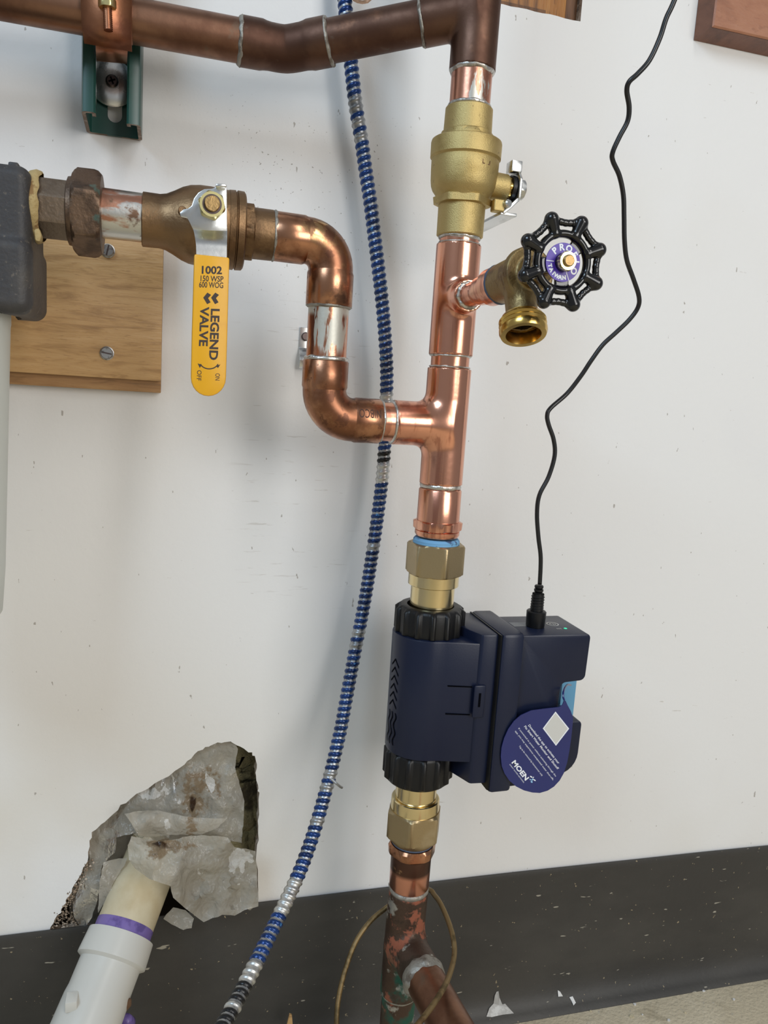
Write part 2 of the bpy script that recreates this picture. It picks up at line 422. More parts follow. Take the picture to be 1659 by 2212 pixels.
M['tag'] = mat('navy_card', (.013, .021, .13), .24, 0, [dict(col=(.011, .017, .11), scale=12, lo=.4, hi=.7)], spec=.6)
M['tag_grey'] = mat('pale_grey_print', (.60, .59, .55), .5)
M['sky_plastic'] = mat('light_blue_plastic', (.13, .36, .58), .45)
M['purple'] = mat('purple_label', (.075, .03, .36), .40)
M['green_led'] = mat('green_indicator', (.02, .5, .3), .4, emit=((.03, .9, .45), .6))
M['blue_tape'] = mat('blue_thread_seal', (.16, .38, .62), .6, 0, [dict(col=(.05, .09, .18), scale=120, lo=.56, hi=.66)])
M['blue_dark'] = mat('slate_blue_thread_seal', (.07, .095, .15), .6, 0, [dict(col=(.25, .30, .36), scale=120, lo=.6, hi=.66)])
M['mc_grey'] = mat('galvanized_armour', (.38, .39, .40), .40, .9, [dict(col=(.26, .27, .28), scale=70, lo=.5, hi=.65)])
M['mc_light'] = mat('galvanized_armour_light', (.60, .60, .58), .40, .9, [dict(col=(.4, .4, .4), scale=70, lo=.5, hi=.65)])
M['mc_blue'] = mat('blue_armour_paint', (.009, .045, .19), .25, .35, [dict(col=(.005, .022, .09), scale=60, lo=.45, hi=.6), dict(col=(.06, .22, .48), scale=150, lo=.64, hi=.68)])
M['mc_black'] = mat('black_armour_paint', (.012, .012, .013), .3, .3)
M['strut_green'] = mat('green_strut_paint', (.012, .065, .052), .34, 0, [dict(col=(.018, .085, .066), scale=40, lo=.5, hi=.7)], spec=.6)
M['cut_steel'] = mat('rusty_cut_steel', (.20, .14, .10), .6, .6, [dict(col=(.34, .27, .22), scale=160, lo=.5, hi=.6)], bump=(400, .5, .001))
M['clamp'] = mat('copper_plated_clamp', (.34, .145, .075), .38, .95, [dict(col=(.24, .095, .055), scale=30, lo=.45, hi=.65), dict(col=(.40, .24, .09), scale=26, lo=.62, hi=.72, amt=.7)], bump=(260, .1, .001))
M['cast_black'] = mat('worn_black_casting', (.040, .038, .040), .55, .1, [
    dict(col=(.075, .066, .058), scale=14, lo=.45, hi=.65), dict(col=(.15, .125, .10), scale=300, lo=.6, hi=.68, amt=.7),
    dict(col=(.30, .28, .26), scale=30, st=(1.5, 1.5, .35), lo=.70, hi=.73, amt=.6)], bump=(320, .4, .001))
M['putty'] = mat('dried_pipe_sealant', (.44, .32, .14), .8, 0, [dict(col=(.25, .14, .05), scale=90, lo=.54, hi=.62)], bump=(200, .7, .002))
M['sump'] = mat('milky_plastic', (.60, .62, .58), .45)
M['pvc'] = mat('white_pvc', (.62, .605, .555), .32, 0, [dict(col=(.58, .53, .43), scale=22, lo=.55, hi=.75, amt=.6), dict(col=(.25, .2, .14), scale=130, lo=.74, hi=.76)])
M['pvc_cream'] = mat('aged_cream_pvc', (.62, .54, .37), .38, 0, [dict(col=(.52, .42, .25), scale=18, lo=.45, hi=.7), dict(col=(.3, .23, .13), scale=90, lo=.72, hi=.75)])
M['primer'] = mat('purple_primer', (.20, .14, .40), .35, 0, [dict(col=(.12, .08, .27), scale=70, lo=.5, hi=.62)])
M['wire'] = mat('dull_ground_wire', (.24, .165, .075), .5, .75, [dict(col=(.13, .09, .04), scale=80, lo=.5, hi=.62), dict(col=(.20, .085, .035), scale=20, lo=.58, hi=.66)])
M['rust'] = mat('brown_dirt', (.13, .07, .035), .95)
M['insul'] = mat('glass_wool', (.30, .26, .14), .95, 0, [dict(col=(.07, .055, .03), scale=40, lo=.45, hi=.6)], bump=(160, 1, .006))
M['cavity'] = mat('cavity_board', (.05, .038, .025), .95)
M['flake'] = mat('paint_flake', (.72, .71, .69), .55)
M['peel'] = mat('peeled_grey_film', (.42, .41, .39), .4, 0, [dict(col=(.6, .6, .58), scale=70, lo=.5, hi=.6)])

def wood(name, c1, c2, c3, scale, st, rough=.5, rot=0.0):
    m = bpy.data.materials.new(name); m.use_nodes = True; nt = m.node_tree; N = nt.nodes; K = nt.links; b = N['Principled BSDF']
    tc = N.new('ShaderNodeTexCoord'); mp = N.new('ShaderNodeMapping'); mp.inputs['Scale'].default_value = st; mp.inputs['Rotation'].default_value = (0, rot, 0)
    K.new(tc.outputs['Object'], mp.inputs[0])
    n1 = N.new('ShaderNodeTexNoise'); n1.inputs['Scale'].default_value = scale; n1.inputs['Detail'].default_value = 6; n1.inputs['Roughness'].default_value = .6; n1.inputs['Distortion'].default_value = .6
    K.new(mp.outputs[0], n1.inputs[0])
    r1 = N.new('ShaderNodeValToRGB'); e = r1.color_ramp.elements
    e[0].position = .30; e[0].color = (*c3, 1); e[1].position = .68; e[1].color = (*c2, 1); x = e.new(.48); x.color = (*c1, 1)
    K.new(n1.outputs[0], r1.inputs[0])
    n2 = N.new('ShaderNodeTexNoise'); n2.inputs['Scale'].default_value = scale * 5; n2.inputs['Detail'].default_value = 4; K.new(mp.outputs[0], n2.inputs[0])
    mr = N.new('ShaderNodeMapRange'); mr.inputs[1].default_value = .60; mr.inputs[2].default_value = .70; K.new(n2.outputs[0], mr.inputs[0])
    mx = N.new('ShaderNodeMix'); mx.data_type = 'RGBA'; mx.inputs[7].default_value = (*c3, 1)
    ml = N.new('ShaderNodeMath'); ml.operation = 'MULTIPLY'; ml.inputs[1].default_value = .55; K.new(mr.outputs[0], ml.inputs[0])
    K.new(ml.outputs[0], mx.inputs[0]); K.new(r1.outputs[0], mx.inputs[6]); K.new(mx.outputs[2], b.inputs['Base Color'])
    b.inputs['Roughness'].default_value = rough
    bp = N.new('ShaderNodeBump'); bp.inputs['Strength'].default_value = .15; bp.inputs['Distance'].default_value = .002; K.new(n2.outputs[0], bp.inputs['Height']); K.new(bp.outputs[0], b.inputs['Normal'])
    return m
M['oak'] = wood('varnished_plywood', (.56, .335, .14), (.62, .39, .18), (.34, .185, .07), 22, (1, 1, 7), .42, .03)
M['oak_edge'] = wood('varnished_plywood_edge', (.36, .19, .075), (.42, .24, .10), (.23, .12, .045), 26, (1, 1, 9), .45)
M['stud'] = wood('orange_pine', (.36, .145, .03), (.44, .20, .05), (.07, .028, .009), 18, (8, 1, .8), .5)
M['stud_dark'] = wood('dark_pine', (.17, .075, .03), (.22, .10, .04), (.06, .03, .015), 18, (8, 1, .8), .6)
M['mahogany'] = wood('red_brown_board', (.36, .155, .085), (.40, .185, .105), (.27, .11, .06), 26, (1, 1, 2.2), .42)
M['mahogany_edge'] = wood('dark_stained_moulding', (.17, .066, .036), (.20, .082, .046), (.11, .043, .025), 30, (2, 1, 2), .38)

def film():
    m = bpy.data.materials.new('milky_poly_film'); m.use_nodes = True; nt = m.node_tree; N = nt.nodes; K = nt.links
    N.remove(N['Principled BSDF']); out = N['Material Output']; tc = N.new('ShaderNodeTexCoord')
    def nz(scale, st=(1, 1, 1)):
        mp = N.new('ShaderNodeMapping'); mp.inputs['Scale'].default_value = st; K.new(tc.outputs['Object'], mp.inputs[0])
        t = N.new('ShaderNodeTexNoise'); t.inputs['Scale'].default_value = scale; t.inputs['Detail'].default_value = 5; K.new(mp.outputs[0], t.inputs[0]); return t.outputs[0]
    def rg(x, a, b):
        r = N.new('ShaderNodeMapRange'); r.inputs[1].default_value = a; r.inputs[2].default_value = b; K.new(x, r.inputs[0]); return r.outputs[0]
    def mth(op, a, b):
        n = N.new('ShaderNodeMath'); n.operation = op
        for i, q in enumerate((a, b)):
            if isinstance(q, float): n.inputs[i].default_value = q
            else: K.new(q, n.inputs[i])
        return n.outputs[0]
    def mc(f, a, b):
        n = N.new('ShaderNodeMix'); n.data_type = 'RGBA'; K.new(f, n.inputs[0])
        for i, q in ((6, a), (7, b)):
            if isinstance(q, tuple): n.inputs[i].default_value = (*q, 1)
            else: K.new(q, n.inputs[i])
        return n.outputs[2]
    at = N.new('ShaderNodeAttribute'); at.attribute_name = 'stain'
    aw = N.new('ShaderNodeAttribute'); aw.attribute_name = 'paint'
    n1 = nz(190); n2 = nz(60, (2, 1, 1)); n3 = nz(30)
    st = rg(mth('ADD', at.outputs['Fac'], mth('MULTIPLY', mth('SUBTRACT', n1, .5), 1.3)), .42, .62)
    dk = rg(mth('ADD', at.outputs['Fac'], mth('MULTIPLY', mth('SUBTRACT', n3, .5), .5)), .80, 1.0)
    wp = rg(mth('ADD', aw.outputs['Fac'], mth('MULTIPLY', mth('SUBTRACT', n2, .5), 2.6)), .62, .68)
    base = mc(n3, (.52, .47, .38), (.64, .60, .52))
    c = mc(mth('MULTIPLY', st, .85), base, (.27, .185, .10)); c = mc(dk, c, (.05, .025, .012)); c = mc(wp, c, (.74, .72, .67))
    opq = mth('MAXIMUM', mth('MULTIPLY', st, .9), wp)
    bp = N.new('ShaderNodeBump'); bp.inputs['Strength'].default_value = 1.0; bp.inputs['Distance'].default_value = .014; K.new(nz(34, (1, 1, .8)), bp.inputs['Height'])
    df = N.new('ShaderNodeBsdfDiffuse'); K.new(c, df.inputs[0]); K.new(bp.outputs[0], df.inputs['Normal']); tl = N.new('ShaderNodeBsdfTranslucent'); K.new(c, tl.inputs[0])
    tr = N.new('ShaderNodeBsdfTransparent'); gl = N.new('ShaderNodeBsdfGlossy'); gl.inputs['Roughness'].default_value = .26; K.new(bp.outputs[0], gl.inputs['Normal'])
    m1 = N.new('ShaderNodeMixShader'); m1.inputs[0].default_value = .35; K.new(df.outputs[0], m1.inputs[1]); K.new(tl.outputs[0], m1.inputs[2])
    m2 = N.new('ShaderNodeMixShader'); K.new(rg(opq, 0., 2.), m2.inputs[0])
    m2.inputs[0].default_value = .3
    fac = mth('MULTIPLY', mth('SUBTRACT', 1.0, opq), .28); K.new(fac, m2.inputs[0]); K.new(m1.outputs[0], m2.inputs[1]); K.new(tr.outputs[0], m2.inputs[2])
    fr = N.new('ShaderNodeFresnel'); fr.inputs[0].default_value = 1.45
    m3 = N.new('ShaderNodeMixShader'); K.new(mth('MULTIPLY', fr.outputs[0], .8), m3.inputs[0]); K.new(m2.outputs[0], m3.inputs[1]); K.new(gl.outputs[0], m3.inputs[2])
    K.new(m3.outputs[0], out.inputs[0]); return m
M['film'] = film()

# ================================================================== SETTING
HOLE = [(502, 1603), (528, 1617), (545, 1626), (552, 1640), (553, 1668), (557, 1696), (560, 1712), (559, 1760), (557, 1800), (555, 1839), (556, 1900), (558, 1975),
        (420, 1995), (250, 2012), (112, 2020), (109, 2004), (124, 1978), (139, 1955), (148, 1938), (160, 1910), (178, 1882), (190, 1860), (195, 1828), (199, 1797), (226, 1776), (254, 1749), (281, 1725), (322, 1702), (365, 1676), (398, 1652), (422, 1628), (442, 1615), (462, 1607), (484, 1604)]
def build_wall():
    bm = bmesh.new()
    def loop(pts):
        vs_ = [bm.verts.new(p) for p in pts]
        return [bm.edges.new((vs_[i], vs_[(i + 1) % len(vs_)])) for i in range(len(vs_))]
    es = loop([(-1.3, 0, 0), (1.9, 0, 0), (1.9, 0, 2.5), (-1.3, 0, 2.5)])
    hp = []
    for i, (u, v) in enumerate(HOLE):
        a = P(u, v, 0); b = P(*HOLE[(i + 1) % len(HOLE)], 0)
        for k in range(3):
            q = a.lerp(b, k / 3); j = .0012 if k else .0006
            hp.append((q.x + random.uniform(-j, j), 0, q.z + random.uniform(-j, j)))
    es += loop(hp)
    x0, x1, z0, z1 = .235, .3375, .3295 + ZC, .52 + ZC
    rp = [(x0, 0, z0)] + [(x0 + (x1 - x0) * k / 14, 0, z0 + random.uniform(-.0005, .0005)) for k in range(1, 14)] + [(x1, 0, z0), (x1 - .0008, 0, (z0 + z1) / 2), (x1, 0, z1), (x0, 0, z1)]
    es += loop(rp)
    bmesh.ops.triangle_fill(bm, use_beauty=True, edges=es)
    front = list(bm.faces)
    for f in front: f.material_index = 0
    bound = [e for e in bm.edges if len(e.link_faces) == 1]
    r = bmesh.ops.extrude_edge_only(bm, edges=bound)
    for v in [g for g in r['geom'] if isinstance(g, bmesh.types.BMVert)]: v.co.y += .013
    for f in bm.faces:
        if f not in front: f.material_index = 1
    for f in front:
        f.normal_update()
        if f.normal.y > 0: f.normal_flip()
    me = bpy.data.meshes.new('wall_back'); bm.to_mesh(me); bm.free()
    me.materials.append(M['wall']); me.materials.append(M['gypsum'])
    o = bpy.data.objects.new('wall_back', me); COL.objects.link(o); return struct(o)
build_wall()
struct(obj('floor', box((-1.3, -4, -.05), (1.9, .15, 0)), M['concrete'], smooth=0))
# dark cavity behind the broken drywall
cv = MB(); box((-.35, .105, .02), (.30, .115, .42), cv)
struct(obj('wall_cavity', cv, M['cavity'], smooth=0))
# cove base: rolled top edge, toe kicking out over the floor
def baseboard():
    prof = [(.0005, -.485), (.0015, -.4815), (.0028, -.4815), (.0036, -.4835), (.0038, -.488), (.0036, -.60), (.0040, -.612), (.0056, -.622), (.0092, -.6310), (.0150, -.6375), (.0205, -.6405), (.0210, -.6419), (.0005, -.6419)]
    xs = [-1.3] + [-.4 + .02 * i for i in range(70)] + [1.9]
    mb = MB(); n = len(prof); V = []
    for x in xs:
        w = .0012 * noise.noise(Vector((x * 6, 0, 3))) + (.0022 * math.cos((x - .27) * 6) - .001 if -.4 < x < 1 else 0)
        for h, z in prof: V.append(L(x, max(h, .0006), z + (w if z > -.49 else 0)))
    Fc = []
    for i in range(len(xs) - 1):
        for k in range(n):
            k2 = (k + 1) % n
            Fc.append((i * n + k, i * n + k2, (i + 1) * n + k2, (i + 1) * n + k))
    mb.add(V, Fc); return struct(obj('baseboard_back', mb, M['rubber_base'], smooth=50))
baseboard()

# orange framing timber seen through the square cut-out at the top
t = thing('wall_stud', L(.28, -.014, .42), 'orange pine timber seen through the square cut in the wall above', 'timber')
obj('board', box(L(.20, -.006, .3215), L(.3255, -.04, .53)), M['stud'], t, bevel=.0008)
obj('side_strip', box(L(.3265, -.009, .322), L(.345, -.04, .53)), M['stud_dark'], t, bevel=.0008)
obj('bottom_band', box(L(.20, -.0045, .3205), L(.306, -.0058, .3345)), M['stud_dark'], t)  # thin darker band across the foot of the timber
# brown plaque, top right
t = thing('wooden_plaque', L(.60, 0, .335), 'reddish brown wooden board with dark sloping edges at upper right corner', 'board')
def plaque():
    x0, x1, z0, z1 = .452, .80, .334, .60; e = .004
    mb = MB()
    A = [L(x0, .0005, z0), L(x1, .0005, z0), L(x1, .0005, z1), L(x0, .0005, z1)]
    Bq = [L(x0 + e, .019, z0 + e), L(x1 - e, .019, z0 + e), L(x1 - e, .019, z1 - e), L(x0 + e, .019, z1 - e)]
    mb.add(A + Bq, [(0, 1, 5, 4), (1, 2, 6, 5), (2, 3, 7, 6), (3, 0, 4, 7), (0, 3, 2, 1)])
    obj('moulding', mb, M['mahogany_edge'], t, smooth=0)
    mb2 = MB(); e2 = .0045
    mb2.add([L(x0 + e2, .0185, z0 + e2), L(x1 - e2, .0185, z0 + e2), L(x1 - e2, .0185, z1 - e2), L(x0 + e2, .0185, z1 - e2),
             L(x0 + .006, .0196, z0 + .006), L(x1 - .006, .0196, z0 + .006), L(x1 - .006, .0196, z1 - .006), L(x0 + .006, .0196, z1 - .006)],
            [(0, 1, 5, 4), (1, 2, 6, 5), (2, 3, 7, 6), (3, 0, 4, 7), (4, 5, 6, 7), (3, 2, 1, 0)])
    obj('face', mb2, M['mahogany'], t, smooth=0)
plaque()

# plywood backing boards, left, with two hex screws
t = thing('plywood_board', L(-.11, 0, -.0114), 'varnished plywood board with two slotted screws behind the yellow-handled valve', 'board')
obj('back_board', box(L(-.30, .0004, -.0118), L(-.0065, .0115, .135)), M['oak_edge'], t, bevel=.0006)
obj('front_board', box(L(-.30, .0118, -.0025), L(-.0066, .0190, .135)), M['oak'], t, bevel=.0006)
for zz, a in ((.0925, 1.35), (.0163, -.15)):
    o_ = L(-.0469, .019, zz); s = obj('screw', lathe(o_, (0, -1, 0), [(0, .0052), (.0006, .0052), (.0008, .0045), (.0026, .0045), (.0034, .0036)], 48, hexa=None), M['steel_screw'], t)
    obj('hex_head', lathe(o_, (0, -1, 0), [(.0004, .0047), (.0030, .0047), (.0036, .0040)], 48, hexa=.0041, rot=a), M['steel_screw'], s)
    sl = MB(); d = Vector((math.cos(a), 0, math.sin(a))); w = Vector((-d.z, 0, d.x)); c = o_ + Vector((0, -.0033, 0))
    prism([c + d * .0038 + w * .0005, c - d * .0038 + w * .0005, c - d * .0038 - w * .0005, c + d * .0038 - w * .0005], (0, -.0006, 0), sl)
    obj('slot', sl, M['steel_dark'], s)

# ================================================================== COPPER
def cyl_part(name, a, b, r, m, parent, seg=48, n=2, label=None):
    a = Vector(a); b = Vector(b); d = b - a
    return obj(name, lathe(a, d, [(d.length * i / (n - 1), r) for i in range(n)], seg), m, parent, label=label)
def ring_part(c, d, r, w, m, parent, name='solder_joint', bulge=.0009, seed=0):
    """lumpy solder fillet around a joint"""
    c = Vector(c); d = Vector(d).normalized(); mb = MB(); seg = 64
    ref = Vector((0, -1, 0)) if abs(d.y) < .9 else Vector((0, 0, 1)); x = (ref - d * ref.dot(d)).normalized(); y = d.cross(x); V = []
    prof = [(-.5, -.0004), (-.35, .5), (0, 1), (.35, .6), (.5, -.0004)]
    for s, k in prof:
        for i in range(seg):
            a = 2 * math.pi * i / seg
            nn = noise.noise(Vector((math.cos(a) * 3 + seed, math.sin(a) * 3, seed * 2.3 + s)))
            rr = r + bulge * k * (1 + .5 * nn) - (.0003 if abs(s) == .5 else 0)
            V.append(c + d * (w * (s + .22 * nn)) + x * (rr * math.cos(a)) + y * (rr * math.sin(a)))
    Fc = [(i * seg + k, i * seg + (k + 1) % seg, (i + 1) * seg + (k + 1) % seg, (i + 1) * seg + k) for i in range(len(prof) - 1) for k in range(seg)]
    mb.add(V, Fc); return obj(name, mb, m, parent, smooth=180)
RP = .0143; RS = .0163      # 1-inch tube and socket radii
XR, HR = .2003, .112        # riser axis

# --- old run at the top
top = thing('copper_pipe_run', L(.0, .06, .225), 'old tarnished copper pipe run crossing the top with a bend and a tee', 'pipe')
E0 = L(.0765, .06, .2393); T0 = L(XR, HR, .2655); d2 = (T0 - E0).normalized()
cyl_part('pipe', L(-.40, .06, .2407), L(.050, .06, .2395), RP, M['copper_old'], top)
pts = [L(.0440, .06, .2395), L(.058, .06, .2395), L(.0605, .06, .2394)] + bez([L(.064, .06, .23935), E0 + (E0 - L(.064, .06, .23935)) * -.12 + d2 * .001, E0 + d2 * .0125], 5) + [E0 + d2 * .0155, E0 + d2 * .018, E0 + d2 * .0305]
rad = [RS, RS, RS - .0006] + [.0153] * (len(pts) - 6) + [RS - .0006, RS, RS]
obj('elbow', sweep(pts, rad, 56), M['copper_dark'], top)
ring_part(L(.0436, .06, .2395), (1, 0, 0), RP + .0004, .0042, M['solder_dull'], top, bulge=.0017, seed=1)
ring_part(E0 + d2 * .031, d2, RP + .0004, .0035, M['solder_dull'], top, bulge=.0017, seed=2)
cyl_part('pipe', E0 + d2 * .028, T0 - d2 * .03, RP, M['copper_dark'], top)
def tee(name, run0, run1, rr, br0, br1, rb, k, m, parent, vox=.0011):
    lo = [min(a, b, c) - .02 for a, b, c in zip(run0, run1, br1)]; hi = [max(a, b, c) + .02 for a, b, c in zip(run0, run1, br1)]
    fn = lambda X, Y, Z: smin(sd_cyl(X, Y, Z, run0, run1, rr, rnd=.0006), sd_cyl(X, Y, Z, br0, br1, rb, rnd=.0006), k)
    return sdf_obj(name, fn, lo, hi, vox, m, parent)
tee('tee', L(XR, HR, .2266), L(XR, HR, .310), RS, T0, T0 - d2 * .038, RS - .0004, .004, M['copper_dark'], top)
ring_part(T0 - d2 * .0385, d2, RP + .0003, .003, M['solder_dull'], top, bulge=.0014, seed=3)
cyl_part('pipe', L(XR, HR, .30), L(XR, HR, 1.5), RP, M['copper_dark'], top)
cyl_part('pipe', L(XR, HR, .2285), L(XR, HR, .1995), RP + .0001, M['copper_tinned'], top, label='short pinkish copper stub smeared with silver solder')
ring_part(L(XR, HR, .2262), (0, 0, 1), RP, .0042, M['solder'], top, bulge=.0018, seed=4)
ring_part(L(XR, HR, .2030), (0, 0, 1), RP, .0034, M['solder'], top, bulge=.0014, seed=5)

# --- brass ball valve on the riser
bv = thing('brass_ball_valve', L(XR, HR, .1145), 'golden brass ball valve with silver lever on the upper riser', 'valve')
VA = L(XR, HR, .1145); up = (0, 0, 1)
obj('body', lathe(VA, up, [(0, .0158), (.0008, .0168), (.0222, .0170), (.0230, .0176), (.0262, .0186), (.0286, .0200), (.0315, .0222), (.0343, .0233), (.0380, .0238), (.0450, .0241), (.0515, .0242), (.0524, .0238), (.0530, .0242), (.0538, .0252), (.0635, .0253), (.0650, .0249), (.0656, .0240), (.0660, .0205), (.0668, .0188), (.0700, .0182), (.0712, .0172), (.0868, .0168), (.0876, .0160)], 72), M['brass_cast'], bv)
obj('hex_collar', lathe(VA, up, [(.0214, .0170), (.0220, .0205), (.0268, .0212), (.0276, .0180)], 96, hexa=.0186, rot=.2), M['brass_cast'], bv)
obj('neck_collar', lathe(VA, up, [(.0660, .0186), (.0664, .0186), (.0705, .0186), (.0710, .0170)], 96, hexa=.0176, rot=.35), M['brass_cast'], bv)
sx = .2003; sz = .152
def boss(X, Y, Z):
    a = L(sx + .012, HR + .004, sz); b = L(sx + .0315, HR + .004, sz)
    return smin(sd_cyl(X, Y, Z, a, b, .0098, .0090, rnd=.0008), sd_box(X, Y, Z, L(sx + .0235, HR + .010, .1372), (.0042, .0038, .0042), .001), .001)
sdf_obj('stem_boss', boss, L(sx + .008, HR + .022, .128), L(sx + .036, HR - .012, .168), .0008, M['brass_cast'], bv)
so = L(sx + .031, HR + .004, sz)
obj('packing_nut', lathe(so, (1, 0, 0), [(0, .0078), (.0025, .0078), (.003, .007)], 48, hexa=.0072), M['brass_gold'], bv)
obj('gasket', lathe(so, (1, 0, 0), [(.0028, .0088), (.0055, .0088)], 40), M['black_plastic'], bv)
lv = MB()
hx = sx + .0372
# lever plate standing on the stem, stop tab on top, then bent back toward the wall
prism([L(hx, HR + .014, .1435), L(hx, HR + .0145, .157), L(hx, HR + .010, .1625), L(hx, HR - .001, .1625), L(hx, HR - .006, .158), L(hx, HR - .006, .1430)], (.0022, 0, 0), lv)
prism([L(hx - .006, HR + .0115, .1618), L(hx + .0022, HR + .0115, .1618), L(hx + .0022, HR + .0015, .1618), L(hx - .006, HR + .0015, .1618)], (0, 0, .0078), lv)
prism([L(hx, HR + .013, .1440), L(hx - .011, HR + .013, .1332), L(hx - .011, HR - .004, .1332), L(hx, HR - .004, .1440)], (.002, 0, -.0016), lv)
prism([L(hx - .012, HR + .012, .1335), L(hx + .001, HR + .012, .1335), L(hx + .001, HR - .062, .1335), L(hx - .012, HR - .062, .1335)], (0, 0, -.0024), lv)
obj('lever', lv, M['zinc'], bv, bevel=.0006)
nt_ = obj('lever_nut', lathe(so, (1, 0, 0), [(.0083, .0072), (.0088, .0078), (.0125, .0078), (.0135, .0068)], 48, hexa=.0068, rot=.3), M['zinc'], bv)
obj('stem_tip', lathe(so, (1, 0, 0), [(.013, .0035), (.0150, .0035), (.0154, .003)], 24), M['stem_brass'], nt_)
obj('lever_screw', lathe(L(sx + .0282, HR + .0125, .1385), (.35, -1, 0), [(0, .003), (.0035, .003), (.0045, .0022)], 24), M['zinc'], bv)
def on_body(dx, z, r=.0243): return L(XR + dx, HR + math.sqrt(r * r - dx * dx), z)
mb = MB()
for x0_, x1_, z0_, z1_ in ((.0040, .0046, .1608, .1632), (.0040, .0104, .1601, .1608), (.0098, .0104, .1608, .1630)):
    mb.add([on_body(x0_, z0_), on_body(x1_, z0_), on_body(x1_, z1_), on_body(x0_, z1_)], [(0, 1, 2, 3)])
obj('cast_mark', mb, M['bronze'], bv, smooth=0)

# --- new riser copper: upper tee, lower tee, two elbows back to the yellow valve
rn = thing('copper_riser', L(XR, HR, -.108), 'bright new copper riser with two tees and S-shaped branch to the yellow valve', 'pipe')
cyl_part('pipe', L(XR, HR, .118), L(XR, HR, .104), RP, M['copper_new'], rn)
ring_part(L(XR, HR, .1138), up, RP, .0030, M['solder'], rn, bulge=.0013, seed=6)
ring_part(L(XR, HR, .1098), up, RP, .0018, M['solder'], rn, bulge=.0012, seed=7)
ZB = .0705
tee('tee', L(XR, HR, .0305), L(XR, HR, .1092), RS, L(XR, HR, ZB), L(XR + .0008, .1385, ZB + .0006), .0112, .0055, M['copper_new'], rn)
ring_part(L(XR, HR, .0300), up, RP, .0022, M['solder'], rn, bulge=.0014, seed=8)
cyl_part('pipe', L(XR, HR, .036), L(XR, HR, .016), RP, M['copper_new'], rn)
ring_part(L(XR, HR, .0218), up, RP, .0018, M['solder'], rn, bulge=.0012, seed=9)
ZT = -.0210
tee('tee', L(XR, HR, -.0656), L(XR, HR, .0208), RS, L(XR, HR, ZT), L(.1590, HR, ZT), RS, .009, M['copper_new'], rn)
ring_part(L(.1585, HR, ZT), (1, 0, 0), RP, .0022, M['solder'], rn, bulge=.0016, seed=10)
cyl_part('pipe', L(.166, HR, ZT), L(.142, HR, ZT), RP, M['copper_new'], rn)
ring_part(L(.1490, HR, ZT), (1, 0, 0), RP, .0026, M['solder'], rn, bulge=.0016, seed=11)
XV = .1068
def elbow90(a0, a1, c0, c1, corner, m, name='elbow', r=RS, rbend=.0156):
    """socket a0-a1, quarter bend, socket c0-c1; corner is where the axes cross"""
    a1 = Vector(a1); c0 = Vector(c0); cr = Vector(corner); arc = []
    ctr = a1 + c0 - cr
    for i in range(13):
        t_ = math.pi / 2 * i / 12
        arc.append(ctr + (a1 - ctr) * math.cos(t_) + (c0 - ctr) * math.sin(t_))
    da = (a1 - Vector(a0)).normalized(); dc = (Vector(c1) - c0).normalized()
    pts = [Vector(a0), Vector(a0) + da * .0006, a1 - da * .0022, a1 - da * .0004] + arc + [c0 + dc * .0004, c0 + dc * .0022, Vector(c1) - dc * .0006, Vector(c1)]
    rad = [r - .0005, r, r, rbend] + [rbend] * 13 + [rbend, r, r, r - .0005]
    return obj(name, sweep(pts, rad, 64), m, rn, smooth=40)
elb = elbow90(L(.1485, HR, ZT), L(.1280, HR, ZT), L(XV, HR, ZT + .0205), L(XV, HR, .0198), L(XV, HR, ZT), M['copper_elbow'])
# raised maker's lettering, upside down on the elbow socket
V, Fc = text_mesh('NIBCO', 1.0, 0.004); V, Fc = slice_mesh(V, Fc, [.06 * i for i in range(-1, 14)]); w_ = max(q.x for q in V); mb = MB(); Z2 = []
for q in V:
    xx = .1462 - q.x / w_ * .0165; th = math.radians(20) - (q.y - .36) * .0092 / RS   # angle above the facing line
    az = math.radians(12)
    Z2.append(Vector((xx, -HR, ZT + ZC)) + Vector((0, -math.cos(th), math.sin(th))) * (RS + .00010))
mb.add(Z2, Fc); obj('lettering', mb, mat('stamped_shadow', (.07, .03, .02), .6, .3), elb, smooth=0)
cyl_part('pipe', L(XV, HR, .014), L(XV, HR, .064), RP, M['copper_smear'], rn, label='vertical copper pipe streaked with grey solder')
ring_part(L(XV, HR, .0208), up, RP, .0040, M['solder'], rn, bulge=.0017, seed=12)
elbow90(L(XV, HR, .0575), L(XV, HR, .0815), L(.0888, HR, .1000), L(.0655, HR, .1004), L(XV, HR, .1000), M['copper_elbow'])
ring_part(L(XV, HR, .0570), up, RP, .0026, M['solder_dull'], rn, bulge=.0018, seed=13)
# lower adapter into the union
ring_part(L(XR, HR, -.0672), up, RP + .0006, .0042, M['solder'], rn, bulge=.0010, seed=14)
cyl_part('pipe', L(XR, HR, -.060), L(XR, HR, -.074), RP, M['copper_new'], rn)
obj('male_adapter', lathe(L(XR, HR, -.1060), up, [(0, .0160), (.0020, .0172), (.0045, .0172), (.0050, .0164), (.0110, .0164), (.0358, .0163), (.0368, .0156)], 56), M['copper_new'], rn)
obj('hex_flange', lathe(L(XR, HR, -.1010), up, [(0, .0170), (.0012, .0186), (.0064, .0190), (.0072, .0172)], 96, hexa=.0172, rot=.15), M['copper_new'], rn)

